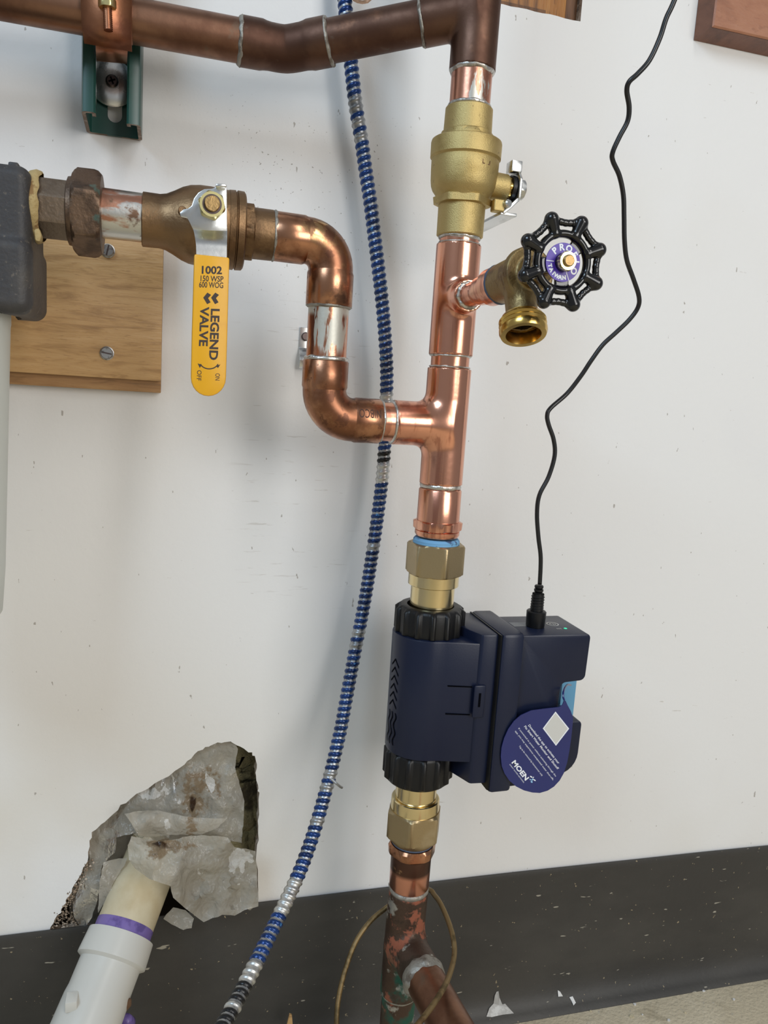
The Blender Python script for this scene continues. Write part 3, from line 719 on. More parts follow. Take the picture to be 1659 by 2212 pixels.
# --- brass unions either side of the meter
u1 = thing('brass_union', L(XR, HR, -.163), 'satin brass hex union above the navy water meter', 'pipe union', 'brass unions beside the meter')
obj('hex_nut', lathe(L(XR, HR, -.1362), up, [(0, .0190), (.0009, .0212), (.0018, .0226), (.0230, .0226), (.0242, .0216), (.0250, .0196)], 120, hexa=.0196, rot=.05), M['brass_hex'], u1)
obj('thread_seal', lathe(L(XR, HR, -.1122), up, [(0, .0172), (.0008, .0182), (.0022, .0178), (.0032, .0180), (.0042, .0174), (.0050, .0165)], 56), M['blue_tape'], u1)
obj('collar', lathe(L(XR, HR, -.1445), up, [(0, .0188), (.0006, .0196), (.0088, .0196)], 64), M['brass_machined'], u1)
obj('tailpiece', lathe(L(XR, HR, -.1640), up, [(0, .0170), (.0200, .0170)], 64), M['brass_machined'], u1)
u2 = thing('brass_union', L(XR, HR, -.3585), 'satin brass hex union below the navy water meter', 'pipe union', 'brass unions beside the meter')
X2 = .1992
obj('tailpiece', lathe(L(X2, HR, -.3240), up, [(0, .0166), (.0022, .0166), (.0030, .0160), (.0036, .0166), (.0240, .0166)], 64), M['brass_machined'], u2)
obj('collar', lathe(L(X2, HR, -.3360), up, [(0, .0198), (.0098, .0198), (.0140, .0194), (.0146, .0186)], 64), M['brass_machined'], u2)
obj('hex_nut', lathe(L(X2, HR, -.3592), up, [(0, .0176), (.0030, .0200), (.0050, .0222), (.0062, .0232), (.0260, .0232), (.0268, .0224), (.0282, .0204)], 120, hexa=.0203, rot=.62), M['brass_hex'], u2)
obj('thread_seal', lathe(L(X2, HR, -.3612), up, [(0, .0166), (.0006, .0172), (.0018, .0170), (.0026, .0160)], 48), M['blue_dark'], u2)

# --- lower copper
lw = thing('copper_pipe_stub', L(X2, HR, -.642), 'corroded copper tee and pipe rising from the floor under the water meter', 'pipe')
obj('male_adapter', lathe(L(X2, HR, -.4005), up, [(0, .0158), (.0010, .0164), (.0270, .0166), (.0280, .0164), (.0400, .0162)], 56), mat('heat_marked_copper', (.72, .34, .24), .24, 1, [
    dict(col=(.11, .06, .045), scale=12, lo=.2, hi=.35, rough=.38, z=(.2572, .30, .0025)), dict(col=(.60, .36, .2), scale=50, lo=.6, hi=.7, seed=4)]), lw)
obj('hex_flange', lathe(L(X2, HR, -.3712), up, [(0, .0168), (.0016, .0190), (.0078, .0196), (.0100, .0178)], 96, hexa=.0180, rot=.45), M['copper_elbow'], lw)
ring_part(L(X2, HR, -.4030), up, RP + .0004, .0056, M['solder_dull'], lw, bulge=.0020, seed=20)
cyl_part('pipe', L(X2, HR, -.396), L(X2, HR, -.410), RP, M['copper_corroded'], lw)
ZW = -.452; brd = Vector((.11, -1, -.03)).normalized(); W0 = L(X2 - .001, HR, ZW)
tee('tee', L(X2, HR, -.4045), L(X2 - .0015, HR, -.498), RS, W0, W0 + brd * .043, RS, .007, M['copper_corroded'], lw)
ring_part(W0 + brd * .0410, brd, RP + .0012, .0120, M['solder_dull'], lw, bulge=.0022, seed=21)
cyl_part('branch_pipe', W0 + brd * .030, W0 + brd * .30, RP + .0012, M['copper_old'], lw, label='tarnished copper branch coming out toward the floor')
cyl_part('pipe', L(X2 - .0015, HR, -.49), L(X2 - .0025, HR, -.6419), RP, M['copper_corroded'], lw, label='vertical pipe with green patina')
ring_part(L(X2 - .0015, HR, -.4985), up, RP, .004, M['solder_dull'], lw, bulge=.0016, seed=22)

# ================================================================== YELLOW-HANDLED VALVE + UNION + FILTER
ZV = .1008
yv = thing('ball_valve', L(.0228, HR, .075), 'brown bronze ball valve with long yellow lever handle', 'valve')
xa = (1, 0, 0)
obj('body', lathe(L(-.0193, HR, ZV + .0003), xa, [(0, .0160), (.0006, .0170), (.0110, .0168), (.0150, .0176), (.0200, .0200), (.0250, .0228), (.0300, .0246), (.0360, .0254), (.0430, .0254), (.0520, .0246), (.0548, .0246)], 72), M['bronze'], yv)
obj('end_flange', lathe(L(.0352, HR, ZV), xa, [(0, .0230), (.0004, .0252), (.0042, .0254), (.0048, .0244), (.0052, .0244), (.0058, .0254), (.0098, .0252), (.0108, .0240), (.0112, .018)], 72), M['bronze'], yv)
obj('hex_collar', lathe(L(.0460, HR, ZV), xa, [(0, .0190), (.0004, .0198), (.0052, .0198), (.0060, .0180)], 96, hexa=.0180, rot=.15), M['bronze'], yv)
obj('socket', lathe(L(.0515, HR, ZV - .0003), xa, [(0, .0166), (.0135, .0165), (.0142, .0158)], 56), M['bronze'], yv)
ring_part(L(.0660, HR, ZV - .0003), xa, RP + .0006, .0034, M['solder_dull'], yv, bulge=.0019, seed=30)
SC = L(.0223, .112, .1047)
obj('stem_boss', lathe(L(.0223, HR + .016, .1030), (0, -1, 0), [(0, .0125), (.0120, .0120), (.0125, .010), (.0180, .009)], 48), M['bronze'], yv)
obj('stop_pin', lathe(L(.0055, HR + .013, .1045), (0, -1, 0), [(0, .0026), (.0135, .0026), (.0140, .0022)], 24), M['bronze'], yv)
HP = .150          # lever plate stands this far out of the wall
def pp(lst, h): return [P(u, v, h) for u, v in lst]
lvp = [(466, 398), (468, 396), (488, 397), (490, 401), (490.5, 470), (491, 500), (452, 500), (417, 496), (408, 478), (404, 471), (390, 468), (388, 459), (396, 452), (406, 450), (414, 444), (419, 428), (428, 416), (441, 408), (458, 407), (466, 404)]
def lever():
    mb = MB(); prism(pp(lvp, HP), (0, .0024, 0), mb)
    o = obj('lever', mb, M['zinc'], yv, bevel=.0006)
    rows = [(415, 488, 491, 492, HP - .0010), (417.5, 496, 491, 500, HP), (420, 506, 490.8, 510, HP + .0030), (422, 518, 490.5, 522, HP + .0068), (423.5, 530, 490, 534, HP + .0086), (424, 545, 490, 549, HP + .0090), (424, 575, 489, 579, HP + .0090)]
    m2 = MB(); V = []
    for ul, vl, ur, vr, h in rows:
        V += [P(ul, vl, h), P(ur, vr, h), P(ur, vr, h - .0024), P(ul, vl, h - .0024)]
    Fc = []
    for i in range(len(rows) - 1):
        for k in range(4): k2 = (k + 1) % 4; Fc.append((4 * i + k, 4 * i + k2, 4 * i + 4 + k2, 4 * i + 4 + k))
    Fc += [(0, 1, 2, 3), tuple(4 * (len(rows) - 1) + k for k in (3, 2, 1, 0))]
    m2.add(V, Fc); obj('lever_bend', m2, M['zinc'], o, smooth=50)
    return o
lvo = lever()
# top stop tab curls toward the viewer
mb = MB(); prism(pp([(466, 404), (490, 404), (489, 397), (467, 396)], HP + .0035), (0, .0055, 0), mb); obj('stop_tab', mb, M['zinc'], lvo, bevel=.0008)
HS = .1615         # face of the yellow sleeve
def sleeve_outline(g=0.0):
    pts = [(419.5 - g, 548 - g), (496 + g, 556 - g), (494, 620), (491.5, 720), (488.5 + g, 815)]
    cx, cy = 450.5, 816; r = 38 + g
    for i in range(1, 12):
        a = math.pi * i / 12; pts.append((cx + r * math.cos(a), cy + (r + 2) * math.sin(a)))
    pts += [(412.5 - g, 815), (414.5, 720), (417.5, 620)]
    return pts
mb = MB(); prism(pp(sleeve_outline(), HS), (0, .0052, 0), mb)
slv = obj('grip_sleeve', mb, M['yellow'], yv, bevel=.0012, label='yellow vinyl grip printed with black lettering')
hT = HS + .0001
def letters(name, items, h, m, parent):
    mb = MB()
    for it in items: px_text(mb, *it[:5], h, *it[5:])
    return obj(name, mb, m, parent, smooth=0)
letters('lettering', [('1002', 431.5, 590.5, 1.5, 16.5, .03, 48), ('150 WSP', 430.5, 607, 2, 12.5, .014, 52), ('600 WOG', 429.5, 620.5, 2, 12.5, .014, 52.5),
                      ('LEGEND', 456.5, 665.5, 92.2, 18.5, .03, 112), ('VALVE', 433.5, 663.5, 92.2, 18.5, .03, 84),
                      ('ON', 465.5, 806, 92, 10, .004, 15.5), ('OFF', 426, 799, 93, 10, .004, 23)], hT, M['print_dark'], slv)
for dx in (0, 17):
    mb = MB(); ch = [(439 + dx, 643), (448 + dx, 632), (456 + dx, 637), (449.5 + dx, 644), (455 + dx, 653), (447.5 + dx, 657)]
    mb.add(pp(ch, hT), [(0, 1, 2, 3), (0, 3, 4, 5)]); obj('printed_chevron', mb, M['print_dark'], slv, smooth=0)
mb = MB()
arc = [(431 + 21 + 21.5 * math.cos(math.radians(a)), 781 + 17 * math.sin(math.radians(a))) for a in range(160, 19, -10)]
ai = [(431 + 21 + 19 * math.cos(math.radians(a)), 781 + 14.6 * math.sin(math.radians(a))) for a in range(160, 19, -10)]
mb.add(pp(arc + ai, hT), [(i, i + 1, len(arc) + i + 1, len(arc) + i) for i in range(len(arc) - 1)])
mb.add(pp([(427, 785), (436, 788), (431.5, 795)], hT + .00001), [(0, 1, 2)]); mb.add(pp([(467, 791), (471, 795), (476, 787)], hT + .00001), [(0, 1, 2)])
obj('printed_arrow', mb, M['print_dark'], slv, smooth=0)
SN = P(457, 446, HP)
nut = obj('stem_nut', lathe(SN, (0, -1, 0), [(-.001, .0078), (0, .0084), (.0055, .0084), (.0068, .0074)], 60, hexa=.0075, rot=.26), M['gold_zinc'], yv)
obj('stem', lathe(SN, (0, -1, 0), [(0, .0046), (.0088, .0046), (.0094, .0042)], 40), M['stem_brass'], nut)
obj('washer_ring', lathe(SN, (0, -1, 0), [(.0060, .0058), (.0071, .0058)], 40), M['steel_dark'], nut)

un = thing('bronze_union', L(-.052, HR, .077), 'dark bronze hex pipe union left of the yellow-handled valve', 'pipe union')
obj('pipe_nipple', lathe(L(-.048, HR, ZV + .0012), xa, [(0, RP + .0012), (.031, RP + .0008)], 56), mat('tinned_nipple', (.48, .24, .16), .38, 1, [
    dict(col=(.68, .67, .63), scale=30, st=(.6, 1.4, 1.4), lo=.43, hi=.49, rough=.32), dict(col=(.2, .12, .08), scale=60, lo=.6, hi=.68, rough=.5)], bump=(160, .2, .001)), un)
obj('union_nut', lathe(L(-.0607, HR, ZV), xa, [(0, .0235), (.0012, .0252), (.0026, .0266), (.0125, .0268), (.0150, .0260), (.0172, .0238), (.0176, .0200)], 120, hexa=.0234, rot=math.radians(-20)), M['bronze_dark'], un)
obj('nut_lip', lathe(L(-.0640, HR, ZV), xa, [(0, .0190), (.0006, .0206), (.0034, .0212)], 64), M['bronze_dark'], un)
obj('hex_tail', lathe(L(-.0835, HR, ZV), xa, [(0, .0198), (.0205, .0198)], 96, hexa=.0178, rot=math.radians(-12), nside=8), M['bronze_tail'], un)

ft = thing('water_filter', L(-.175, .118, -.20), 'black cast filter head with milky white sump cut off by left edge', 'filter')
zt1 = P(40, 353, .137).z - ZC; zt2 = P(40, 508, .140).z - ZC; zt3 = P(55, 680, .141).z - ZC; xr_ = P(79, 440, .112).x; xr2 = P(84, 600, .112).x
def head(X, Y, Z):
    a = sd_box(X, Y, Z, L(xr_ - .10, .108, (zt1 + zt2) / 2 - .004), (.10, .029, (zt1 - zt2) / 2 + .004), .007)
    b = sd_box(X, Y, Z, L(xr2 - .10, .106, (zt2 + zt3) / 2), (.10, .0345, (zt2 - zt3) / 2), .008)
    hole = sd_cyl(X, Y, Z, L(-.1600, .106, .01), L(-.1600, .106, zt3 + .010), .0660)
    return np.maximum(smin(a, b, .002), -hole)
sdf_obj('head', head, L(-.31, .165, .015), L(-.070, .06, .145), .0018, M['cast_black'], ft)
obj('top_lug', box(L(P(24, 350, .12).x, .130, zt1 - .002), L(P(46, 350, .12).x, .105, zt1 + .0022)), M['cast_black'], ft, bevel=.001)
ring_part(L(-.0822, HR, ZV), xa, .0205, .0070, M['putty'], ft, name='sealant', bulge=.0016, seed=31)
sealp = MB(); prism(pp([(73, 495), (84, 492), (90, 508), (86, 522), (76, 520)], .136), (0, .004, 0), sealp); obj('sealant_drip', sealp, M['putty'], ft, bevel=.001)
xs0 = P(21, 690, .106).x; xs1 = P(9, 1230, .106).x; AX = -.160
zs1 = P(9, 1230, .106).z - ZC; zt_ = .0480
sp_ = MB(); r0_ = xs0 - AX; r1_ = xs1 - AX
lathe(L(AX, .106, zt_), (0, 0, -1), [(0, r0_), (.02, r0_), (.022, r0_ - .0004), (zt_ - zs1, r1_), (zt_ - zs1 + .03, r1_ - .002), (zt_ - zs1 + .045, r1_ - .012), (zt_ - zs1 + .05, r1_ - .03)], 72, mb=sp_)
obj('sump', sp_, M['sump'], ft)

# ================================================================== HOSE BIBB
hb = thing('hose_bibb', L(.206, .205, .045), 'brass hose bibb with black scalloped handwheel on the riser', 'faucet')
b0 = L(XR + .0008, .1370, ZB + .0006); WH = Vector((.2135, -.248, .0795 + ZC)); bd = (WH - b0).normalized()
ring_part(b0 + bd * .0012, bd, .0084, .0026, M['solder'], hb, bulge=.0016, seed=40)
obj('stub_pipe', lathe(b0, bd, [(0, .0082), (.028, .0082)], 40), M['copper_new'], hb)
obj('male_adapter', lathe(b0, bd, [(.014, .0082), (.0180, .0094), (.0220, .0098), (.0330, .0100), (.0332, .0122), (.0440, .0124)], 48), M['copper_new'], hb)
ring_part(b0 + bd * .0445, bd, .0112, .0042, M['blue_dark'], hb, name='thread_seal', bulge=.0018, seed=41)
bo = b0 + bd * .0450
o0 = bo + bd * .0215; oend = P(1131, 724, .2215); od = (oend - o0).normalized(); ol = (oend - o0).length
def bibb(X, Y, Z):
    a = sd_cyl(X, Y, Z, bo, bo + bd * .030, .0126, .0142, rnd=.0015)
    f_ = sd_cyl(X, Y, Z, bo + bd * .0280, bo + bd * .0345, .0166, rnd=.0012)
    n_ = sd_cyl(X, Y, Z, o0, o0 + od * (ol - .008), .0102, .0096)
    hub = sd_cyl(X, Y, Z, bo + bd * .034, bo + bd * .0475, .0098, .0080, rnd=.001)
    s = smin(smin(smin(a, f_, .0008), n_, .004), hub, .002)
    return np.maximum(s, -sd_cyl(X, Y, Z, o0 + od * .006, oend + od * .01, .0078))
sdf_obj('body', bibb, Vector((.17, -.26, ZC + .02)), Vector((.245, -.165, ZC + .105)), .0010, M['brass_bibb'], hb)
th = [(-.0125, .0096), (-.0122, .0128), (-.0105, .0134), (-.0095, .0145), (-.0082, .0135), (-.0068, .0146), (-.0054, .0136), (-.0040, .0147), (-.0020, .0147), (0, .0138), (0, .0108), (-.004, .0098), (-.020, .0088), (-.026, .0088)]
obj('hose_thread', lathe(oend, od, th, 64, caps=False), M['brass_gold'], hb)
obj('valve_stem', lathe(bo, bd, [(.046, .0042), (.066, .0040)], 32), M['brass_bibb'], hb)
# handwheel, parallel to the wall
def wheel_fn():
    ang = [math.radians(22.5 + 45 * i) for i in range(8)]; c = np.array(WH)
    pt = lambda r, a, o=0.0: (c[0] + r * math.cos(a), c[1] - o, c[2] + r * math.sin(a))
    def fn(X, Y, Z):
        q = np.sqrt((X - c[0]) ** 2 + (Z - c[2]) ** 2)
        d = np.sqrt((q - .0157) ** 2 * .8 + ((Y - c[1]) * .7) ** 2) - .0020          # inner ring
        for a in ang:
            d = smin(d, sd_cap(X, Y, Z, pt(.0165, a, .0006), pt(.0243, a, .0006), .0028, .0041), .0012)
            b = a + math.pi / 4; prev = pt(.0256, a)
            for k in range(1, 7):
                t_ = k / 6; r = .0256 - .0040 * math.sin(math.pi * t_) ** .8; cur = pt(r, a + (b - a) * t_)
                d = smin(d, sd_cap(X, Y, Z, prev, cur, .0018), .0010); prev = cur
        for a in (math.radians(192), math.radians(48), math.radians(-84)):
            m_ = pt(.009, a, -.0008); dx, dz = math.cos(a), math.sin(a)
            lx = (X - m_[0]) * dx + (Z - m_[2]) * dz; lz = -(X - m_[0]) * dz + (Z - m_[2]) * dx
            d = smin(d, sd_box(lx, Y, lz, (0, m_[1], 0), (.0075, .0012, .0042), .0006), .001)
        hubd = sd_cyl(X, Y, Z, c + np.array([0, .003, 0]), c + np.array([0, -.0038, 0]), .0052, rnd=.0006)
        disc = sd_cyl(X, Y, Z, c + np.array([0, .0022, 0]), c + np.array([0, -.0008, 0]), .0095)
        return smin(smin(d, hubd, .0008), disc, .0006)
    return fn
wl = sdf_obj('handwheel', wheel_fn(), WH - Vector((.032, .011, .032)), WH + Vector((.032, .010, .032)), .00055, M['black_gloss'], hb)
rim = MB(); lathe(WH, (0, -1, 0), [(.0007, .0107), (.0014, .0107), (.0014, .0052), (.0007, .0052)], 64, caps=False, mb=rim)
dsc = obj('label_disc', rim, M['purple'], wl)
def arc_text(mb, s, r, a0, a1, size, flip=False, bold=.02):
    n = len(s)
    for i, chx in enumerate(s):
        V, Fc = text_mesh(chx, size, bold * 0 + .0002, align='CENTER')
        a = math.radians(a0 + (a1 - a0) * (i + .5) / n)
        e = Vector((math.cos(a), 0, math.sin(a))); tg = Vector((math.sin(a), 0, -math.cos(a)))
        if flip: e_, t_ = -e, -tg
        else: e_, t_ = e, tg
        base = WH + e * r + Vector((0, -.00146, 0))
        mb.add([base + t_ * q.x + e_ * (q.y - size * .36) for q in V], Fc)
mb = MB(); arc_text(mb, 'PROFLO', .0084, 152, -46, .0050); arc_text(mb, 'TAIWAN', .0083, 190, 288, .0031, True)
for a in (180, 296):
    a = math.radians(a); e = Vector((math.cos(a), 0, math.sin(a))); w = Vector((-e.z, 0, e.x)) * .00022; c = WH + Vector((0, -.00146, 0))
    mb.add([c + e * .0058 + w, c + e * .0106 + w, c + e * .0106 - w, c + e * .0058 - w], [(0, 1, 2, 3)])
obj('lettering', mb, M['white_print'], dsc, smooth=0)
wn = obj('wheel_nut', lathe(WH, (0, -1, 0), [(.0036, .0052), (.0040, .0056), (.0068, .0056), (.0075, .0050)], 48, hexa=.0050, rot=.2), M['gold_zinc'], wl)
obj('stem_tip', lathe(WH, (0, -1, 0), [(.006, .0034), (.0084, .0033), (.0091, .0027)], 32), M['stem_brass'], wn)

# ================================================================== WATER METER
wm = thing('water_meter', L(.23, .12, -.303), 'navy blue smart water meter with black coupling nuts on the riser', 'water meter')
def grip_nut(zlo, zhi, r, xc, name='coupling_nut', phase=0.0):
    seg = 192; mb = MB(); V = []; n = 14; H_ = zhi - zlo
    prof = [(0.0, r - .0052, 0), (0.0, r - .0030, 0), (.06, r - .0020, .3), (.12, r - .0018, 1), (.86, r - .0018, 1), (.95, r - .0026, .3), (1.0, r - .0040, 0), (1.0, .0184, 0), (.70, .0180, 0)]
    for s, rr, k in prof:
        for i in range(seg):
            a = 2 * math.pi * i / seg; c = math.cos(a * n + phase)
            rib = max(0, (c - .35) / .65) ** .35 if c > .35 else 0
            q = rr + .0026 * rib * k
            V.append(L(xc + q * math.cos(a), HR + q * math.sin(a), zlo + H_ * s))
    Fc = [(i * seg + j, i * seg + (j + 1) % seg, (i + 1) * seg + (j + 1) % seg, (i + 1) * seg + j) for i in range(len(prof) - 1) for j in range(seg)]
    Fc.append(tuple(range(seg))[::-1]); mb.add(V, Fc)
    return obj(name, mb, M['black_plastic'], wm, smooth=50)
grip_nut(-.1835, -.1605, .0270, .1995)
XM = .1990
grip_nut(-.3045, -.2770, .0275, .1990, phase=1.0)
def dshape(x1, hf, hb_, r, xc=XM, hc=HR, n=28):
    """footprint: round around the pipe on the left, straight to x1 on the right"""
    pts = []
    for i in range(n + 1):
        a = math.pi / 2 - math.pi * i / n * 1.0
        pts.append((xc - r * math.cos(a), hc + r * math.sin(a)))
    pts = pts  # from front tangent round the left to the back tangent
    return [(x1, hf)] + [(xc + .006, hc + r + (hf - hc - r) * .12)] + pts + [(x1, hb_)]
def zprism(fp, z0, z1): return prism([L(x, h, z0) for x, h in fp], (0, 0, z1 - z0))
z_t, z_b = -.1815, -.2775
bodym = obj('body', zprism(dshape(.2300, .1462, .086, .0278), z_b, z_t), M['navy'], wm, bevel=.0014)
obj('shoulder', zprism([(.2296, .1476), (.2440, .1486), (.2440, .090), (.2296, .088), (.2160, .0905), (.2160, .1150)], -.2945, -.1742), M['navy'], wm, bevel=.0016)
obj('seal_band', zprism([(.2432, .1545), (.2620, .1540), (.2620, .0895), (.2432, .0895)], -.3000, -.1722), M['navy'], wm, bevel=.0030)
obj('seam', zprism([(.2424, .1512), (.2436, .1530), (.2436, .0900), (.2424, .0900)], -.2980, -.1735), M['black_plastic'], wm)
# control housing: side outline (x, z) extruded through its depth
def rounded(pts, r, n=5):
    out = []; m_ = len(pts)
    for i in range(m_):
        p = Vector((*pts[i], 0)); a = Vector((*pts[i - 1], 0)); b = Vector((*pts[(i + 1) % m_], 0)); rr = r[i] if hasattr(r, '__len__') else r
        da = (a - p).normalized(); db = (b - p).normalized(); an = da.angle(db); tl = rr / math.tan(an / 2) if rr else 0
        if not rr: out.append((p.x, p.y)); continue
        s = p + da * tl; e = p + db * tl; c = p + (da + db).normalized() * (rr / math.sin(an / 2))
        v0 = s - c; v1 = e - c; w = v0.angle(v1)
        for k in range(n + 1):
            t_ = k / n; q = (v0 * math.sin((1 - t_) * w) + v1 * math.sin(t_ * w)) / math.sin(w) + c; out.append((q.x, q.y))
    return out
outl = rounded([(.2600, -.1752), (.3205, -.1752), (.3195, -.2130), (.2990, -.2145), (.2975, -.2470), (.3210, -.2470), (.3205, -.2860), (.2950, -.2965), (.2600, -.2985)], [0, .0035, .0050, .0045, .004, .0035, .018, .010, 0])
hs = obj('control_housing', prism([L(x, .1492, z) for x, z in outl], (0, .0500, 0)), M['navy'], wm, bevel=.0010)
rx0, rx1 = P(1212, 1500, .110).x, P(1243, 1500, .110).x
obj('rear_cover', box(L(rx0, .110, -.2660), L(rx1, .099, -.2100)), M['sky_plastic'], wm, bevel=.0005, label='light blue plastic behind the notch')
hz = -.1751
def on_top(pts): return [L(x, h, hz) for x, h in pts]
lblp = MB(); lblp.add(on_top([(.2655, .1160), (.2815, .1160), (.2815, .1270), (.2655, .1270)]), [(0, 1, 2, 3)])
obj('top_sticker', lblp, mat('grey_sticker', (.16, .165, .17), .5), hs, smooth=0)
mb = MB(); V = []
for r in (.0042, .0050):
    for i in range(40): a = 2 * math.pi * i / 40; V.append(L(.3010 + r * math.cos(a), .1225 + r * math.sin(a), hz + .00005))
mb.add(V, [(i, (i + 1) % 40, 40 + (i + 1) % 40, 40 + i) for i in range(40)])
V = []
for r in (.0020, .0026):
    for i in range(25): a = math.radians(130 + 280 * i / 24); V.append(L(.3010 + r * math.cos(a), .1225 + r * math.sin(a), hz + .00005))
mb.add(V, [(i, i + 1, 25 + i + 1, 25 + i) for i in range(24)])
mb.add([L(.3007, .1225, hz + .00006), L(.3013, .1225, hz + .00006), L(.3013, .1255, hz + .00006), L(.3007, .1255, hz + .00006)], [(0, 1, 2, 3)])
obj('power_symbol', mb, M['tag_grey'], hs, smooth=0)
obj('indicator_light', lathe(L(.3060, .1345, hz), up, [(0, .0014), (.0003, .0012)], 20), M['green_led'], hs)
mb = MB(); 
for k in range(3): mb.add([L(.2985 + k * .0015, .1345 - .0012, hz + .00005), L(.2990 + k * .0015, .1345 - .0012, hz + .00005), L(.2993 + k * .0015, .1345 + .0012, hz + .00005), L(.2988 + k * .0015, .1345 + .0012, hz + .00005)], [(0, 1, 2, 3)])
obj('printed_icon', mb, M['tag_grey'], hs, smooth=0)
# snap latch and its slots on the front
hF = .1478
def front_h(x): return .1398 + (.1462 - .1398) * (x - XM) / (.2300 - XM)
obj('latch', box(L(.2262, .1478, -.2392), L(.2355, .1496, -.2135)), M['navy'], wm, bevel=.0010)
mb = MB(); box(L(.2300, .1494, -.2305), L(.2318, .1498, -.2195), mb); obj('latch_slot', mb, M['navy_dark'], wm)
for zz in (-.2155, -.2378):
    mb = MB(); xs_ = (.2075, .2258); V = [L(xs_[0], front_h(xs_[0]) + .0003, zz), L(xs_[1], front_h(xs_[1]) + .0003, zz), L(xs_[1], front_h(xs_[1]) + .0003, zz - .0009), L(xs_[0], front_h(xs_[0]) + .0003, zz - .0009)]
    prism(V, (0, .0008, 0), mb); obj('latch_groove', mb, M['navy_dark'], wm)
# chevrons and waves moulded into the round side
def on_round(s, z):      # s metres along the surface, from the far left toward the front
    a = math.radians(-76) + s / .0278
    return L(XM + .0281 * math.sin(a), HR + .0281 * math.cos(a), z)
mb = MB(); wv = MB()
for i in range(6):
    z0 = -.2010 - i * .0066
    for sg in (-1, 1):
        a, b = (0, z0), (sg * .0050, z0 - .0055)
        mb.add([on_round(a[0], a[1]), on_round(b[0], b[1]), on_round(b[0], b[1] - .0016), on_round(a[0], a[1] - .0016)], [(0, 1, 2, 3)])
for k in range(3):
    V = []
    for i in range(25):
        z = -.2440 - .0265 * i / 24; s = (k - 1) * .0044 + .0012 * math.sin(i / 24 * 4 * math.pi)
        V += [on_round(s - .0006, z), on_round(s + .0006, z)]
    wv.add(V, [(2 * i, 2 * i + 1, 2 * i + 3, 2 * i + 2) for i in range(24)])
obj('arrow_marks', mb, M['navy_dark'], bodym, smooth=0); obj('wave_marks', wv, M['navy_dark'], bodym, smooth=0)

# hang tag looped through the notch
HT = .1560
ht = thing('hang_tag', P(1161, 1713, HT), 'navy teardrop paper tag with white lettering hanging on the water meter', 'tag')
tago = [(1219, 1512), (1215, 1523), (1208, 1527.5), (1180, 1530.5), (1147, 1535), (1125, 1545), (1110, 1558), (1098, 1575), (1089, 1595), (1083.5, 1615), (1082, 1634), (1084, 1655), (1090, 1671), (1100, 1686), (1115, 1699), (1132, 1707.5), (1150, 1712), (1166, 1713), (1183, 1708), (1197, 1699), (1209, 1686), (1218, 1670), (1225, 1648), (1230, 1622), (1234, 1594), (1237.5, 1560), (1238, 1550), (1233, 1536), (1226, 1523), (1222, 1514)]
mb = MB(); prism(pp(tago, HT), (0, .0006, 0), mb); tg = obj('card', mb, M['tag'], ht, smooth=0)
def strip(pts, w, th, m, nm):
    mb = MB(); V = []
    for p in pts: V += [p + Vector((0, 0, w / 2)), p - Vector((0, 0, w / 2))]
    mb.add(V, [(2 * i, 2 * i + 1, 2 * i + 3, 2 * i + 2) for i in range(len(pts) - 1)]); return obj(nm, mb, m, ht, smooth=180)
loopp = [P(1219, 1512, HT), P(1216.5, 1505, HT - .001), P(1217, 1495, .1525), P(1220, 1486, .146), P(1226, 1479, .137), P(1233, 1480, .128)]
mb = MB(); sweep(bez(loopp, 5), .0008, 8, mb=mb); obj('loop', mb, M['tag'], ht)
hq = HT + .0001
mb = MB(); mb.add(pp([(1200, 1537), (1229.5, 1574), (1201, 1611), (1172.5, 1573.5)], hq), [(0, 1, 2, 3)]); obj('print_panel', mb, M['white_print'], tg, smooth=0)
mb = MB(); mb.add(pp([(1200, 1540.5), (1226.5, 1574), (1201, 1607.5), (1175.5, 1573.5)], hq + .00005), [(0, 1, 2, 3)]); obj('print_panel_inner', mb, M['tag_grey'], tg, smooth=0)
letters('lettering', [('Download the app to activate your', 1140.5, 1567, 52, 5.0, .012, 106), ('Flo Smart Water Monitor and Shutoff', 1131.5, 1569.5, 52, 5.0, .012, 118),
    ('If connected to power without activating through the', 1119, 1573.5, 52.3, 3.6, .0, 132), ('app, you may experience unexpected water shut-offs.', 1112, 1579.5, 52.3, 3.6, .0, 135),
    ('Tag to be removed by homeowner only', 1120.5, 1612, 52.3, 3.6, .0, 82), ('SMART WATER NETWORK', 1100, 1651.5, 52.3, 2.6, .0, 51)], hq, M['white_print'], tg)
letters('brand_lettering', [('MOEN', 1104.5, 1647, 52.3, 10.5, .035, 50)], hq, M['white_print'], tg)
mb = MB(); mw = MB()
def blob(mb_, u, v, a, b, ang):
    V = []
    for i in range(14):
        t_ = 2 * math.pi * i / 14; x, y = a * math.cos(t_), b * math.sin(t_); c, s = math.cos(ang), math.sin(ang)
        V.append(P(u + x * c - y * s, v + x * s + y * c, hq))
    mb_.add(V, [tuple(range(14))])
for (u, v, a, b, w) in ((1147.5, 1678, 3.2, 1.4, 1), (1150, 1684, 1.5, 3.0, 0), (1148.5, 1689, 2.4, 1.8, 0), (1154.5, 1685, 3.4, 1.3, 1), (1145.5, 1684, 2.0, 1.1, 0), (1152, 1679.5, 1.0, 1.9, 1)):
    blob(mw if w else mb, u, v, a, b, .6)
obj('brand_mark', mb, M['pale_print'], tg, smooth=0); obj('brand_mark', mw, M['white_print'], tg, smooth=0)

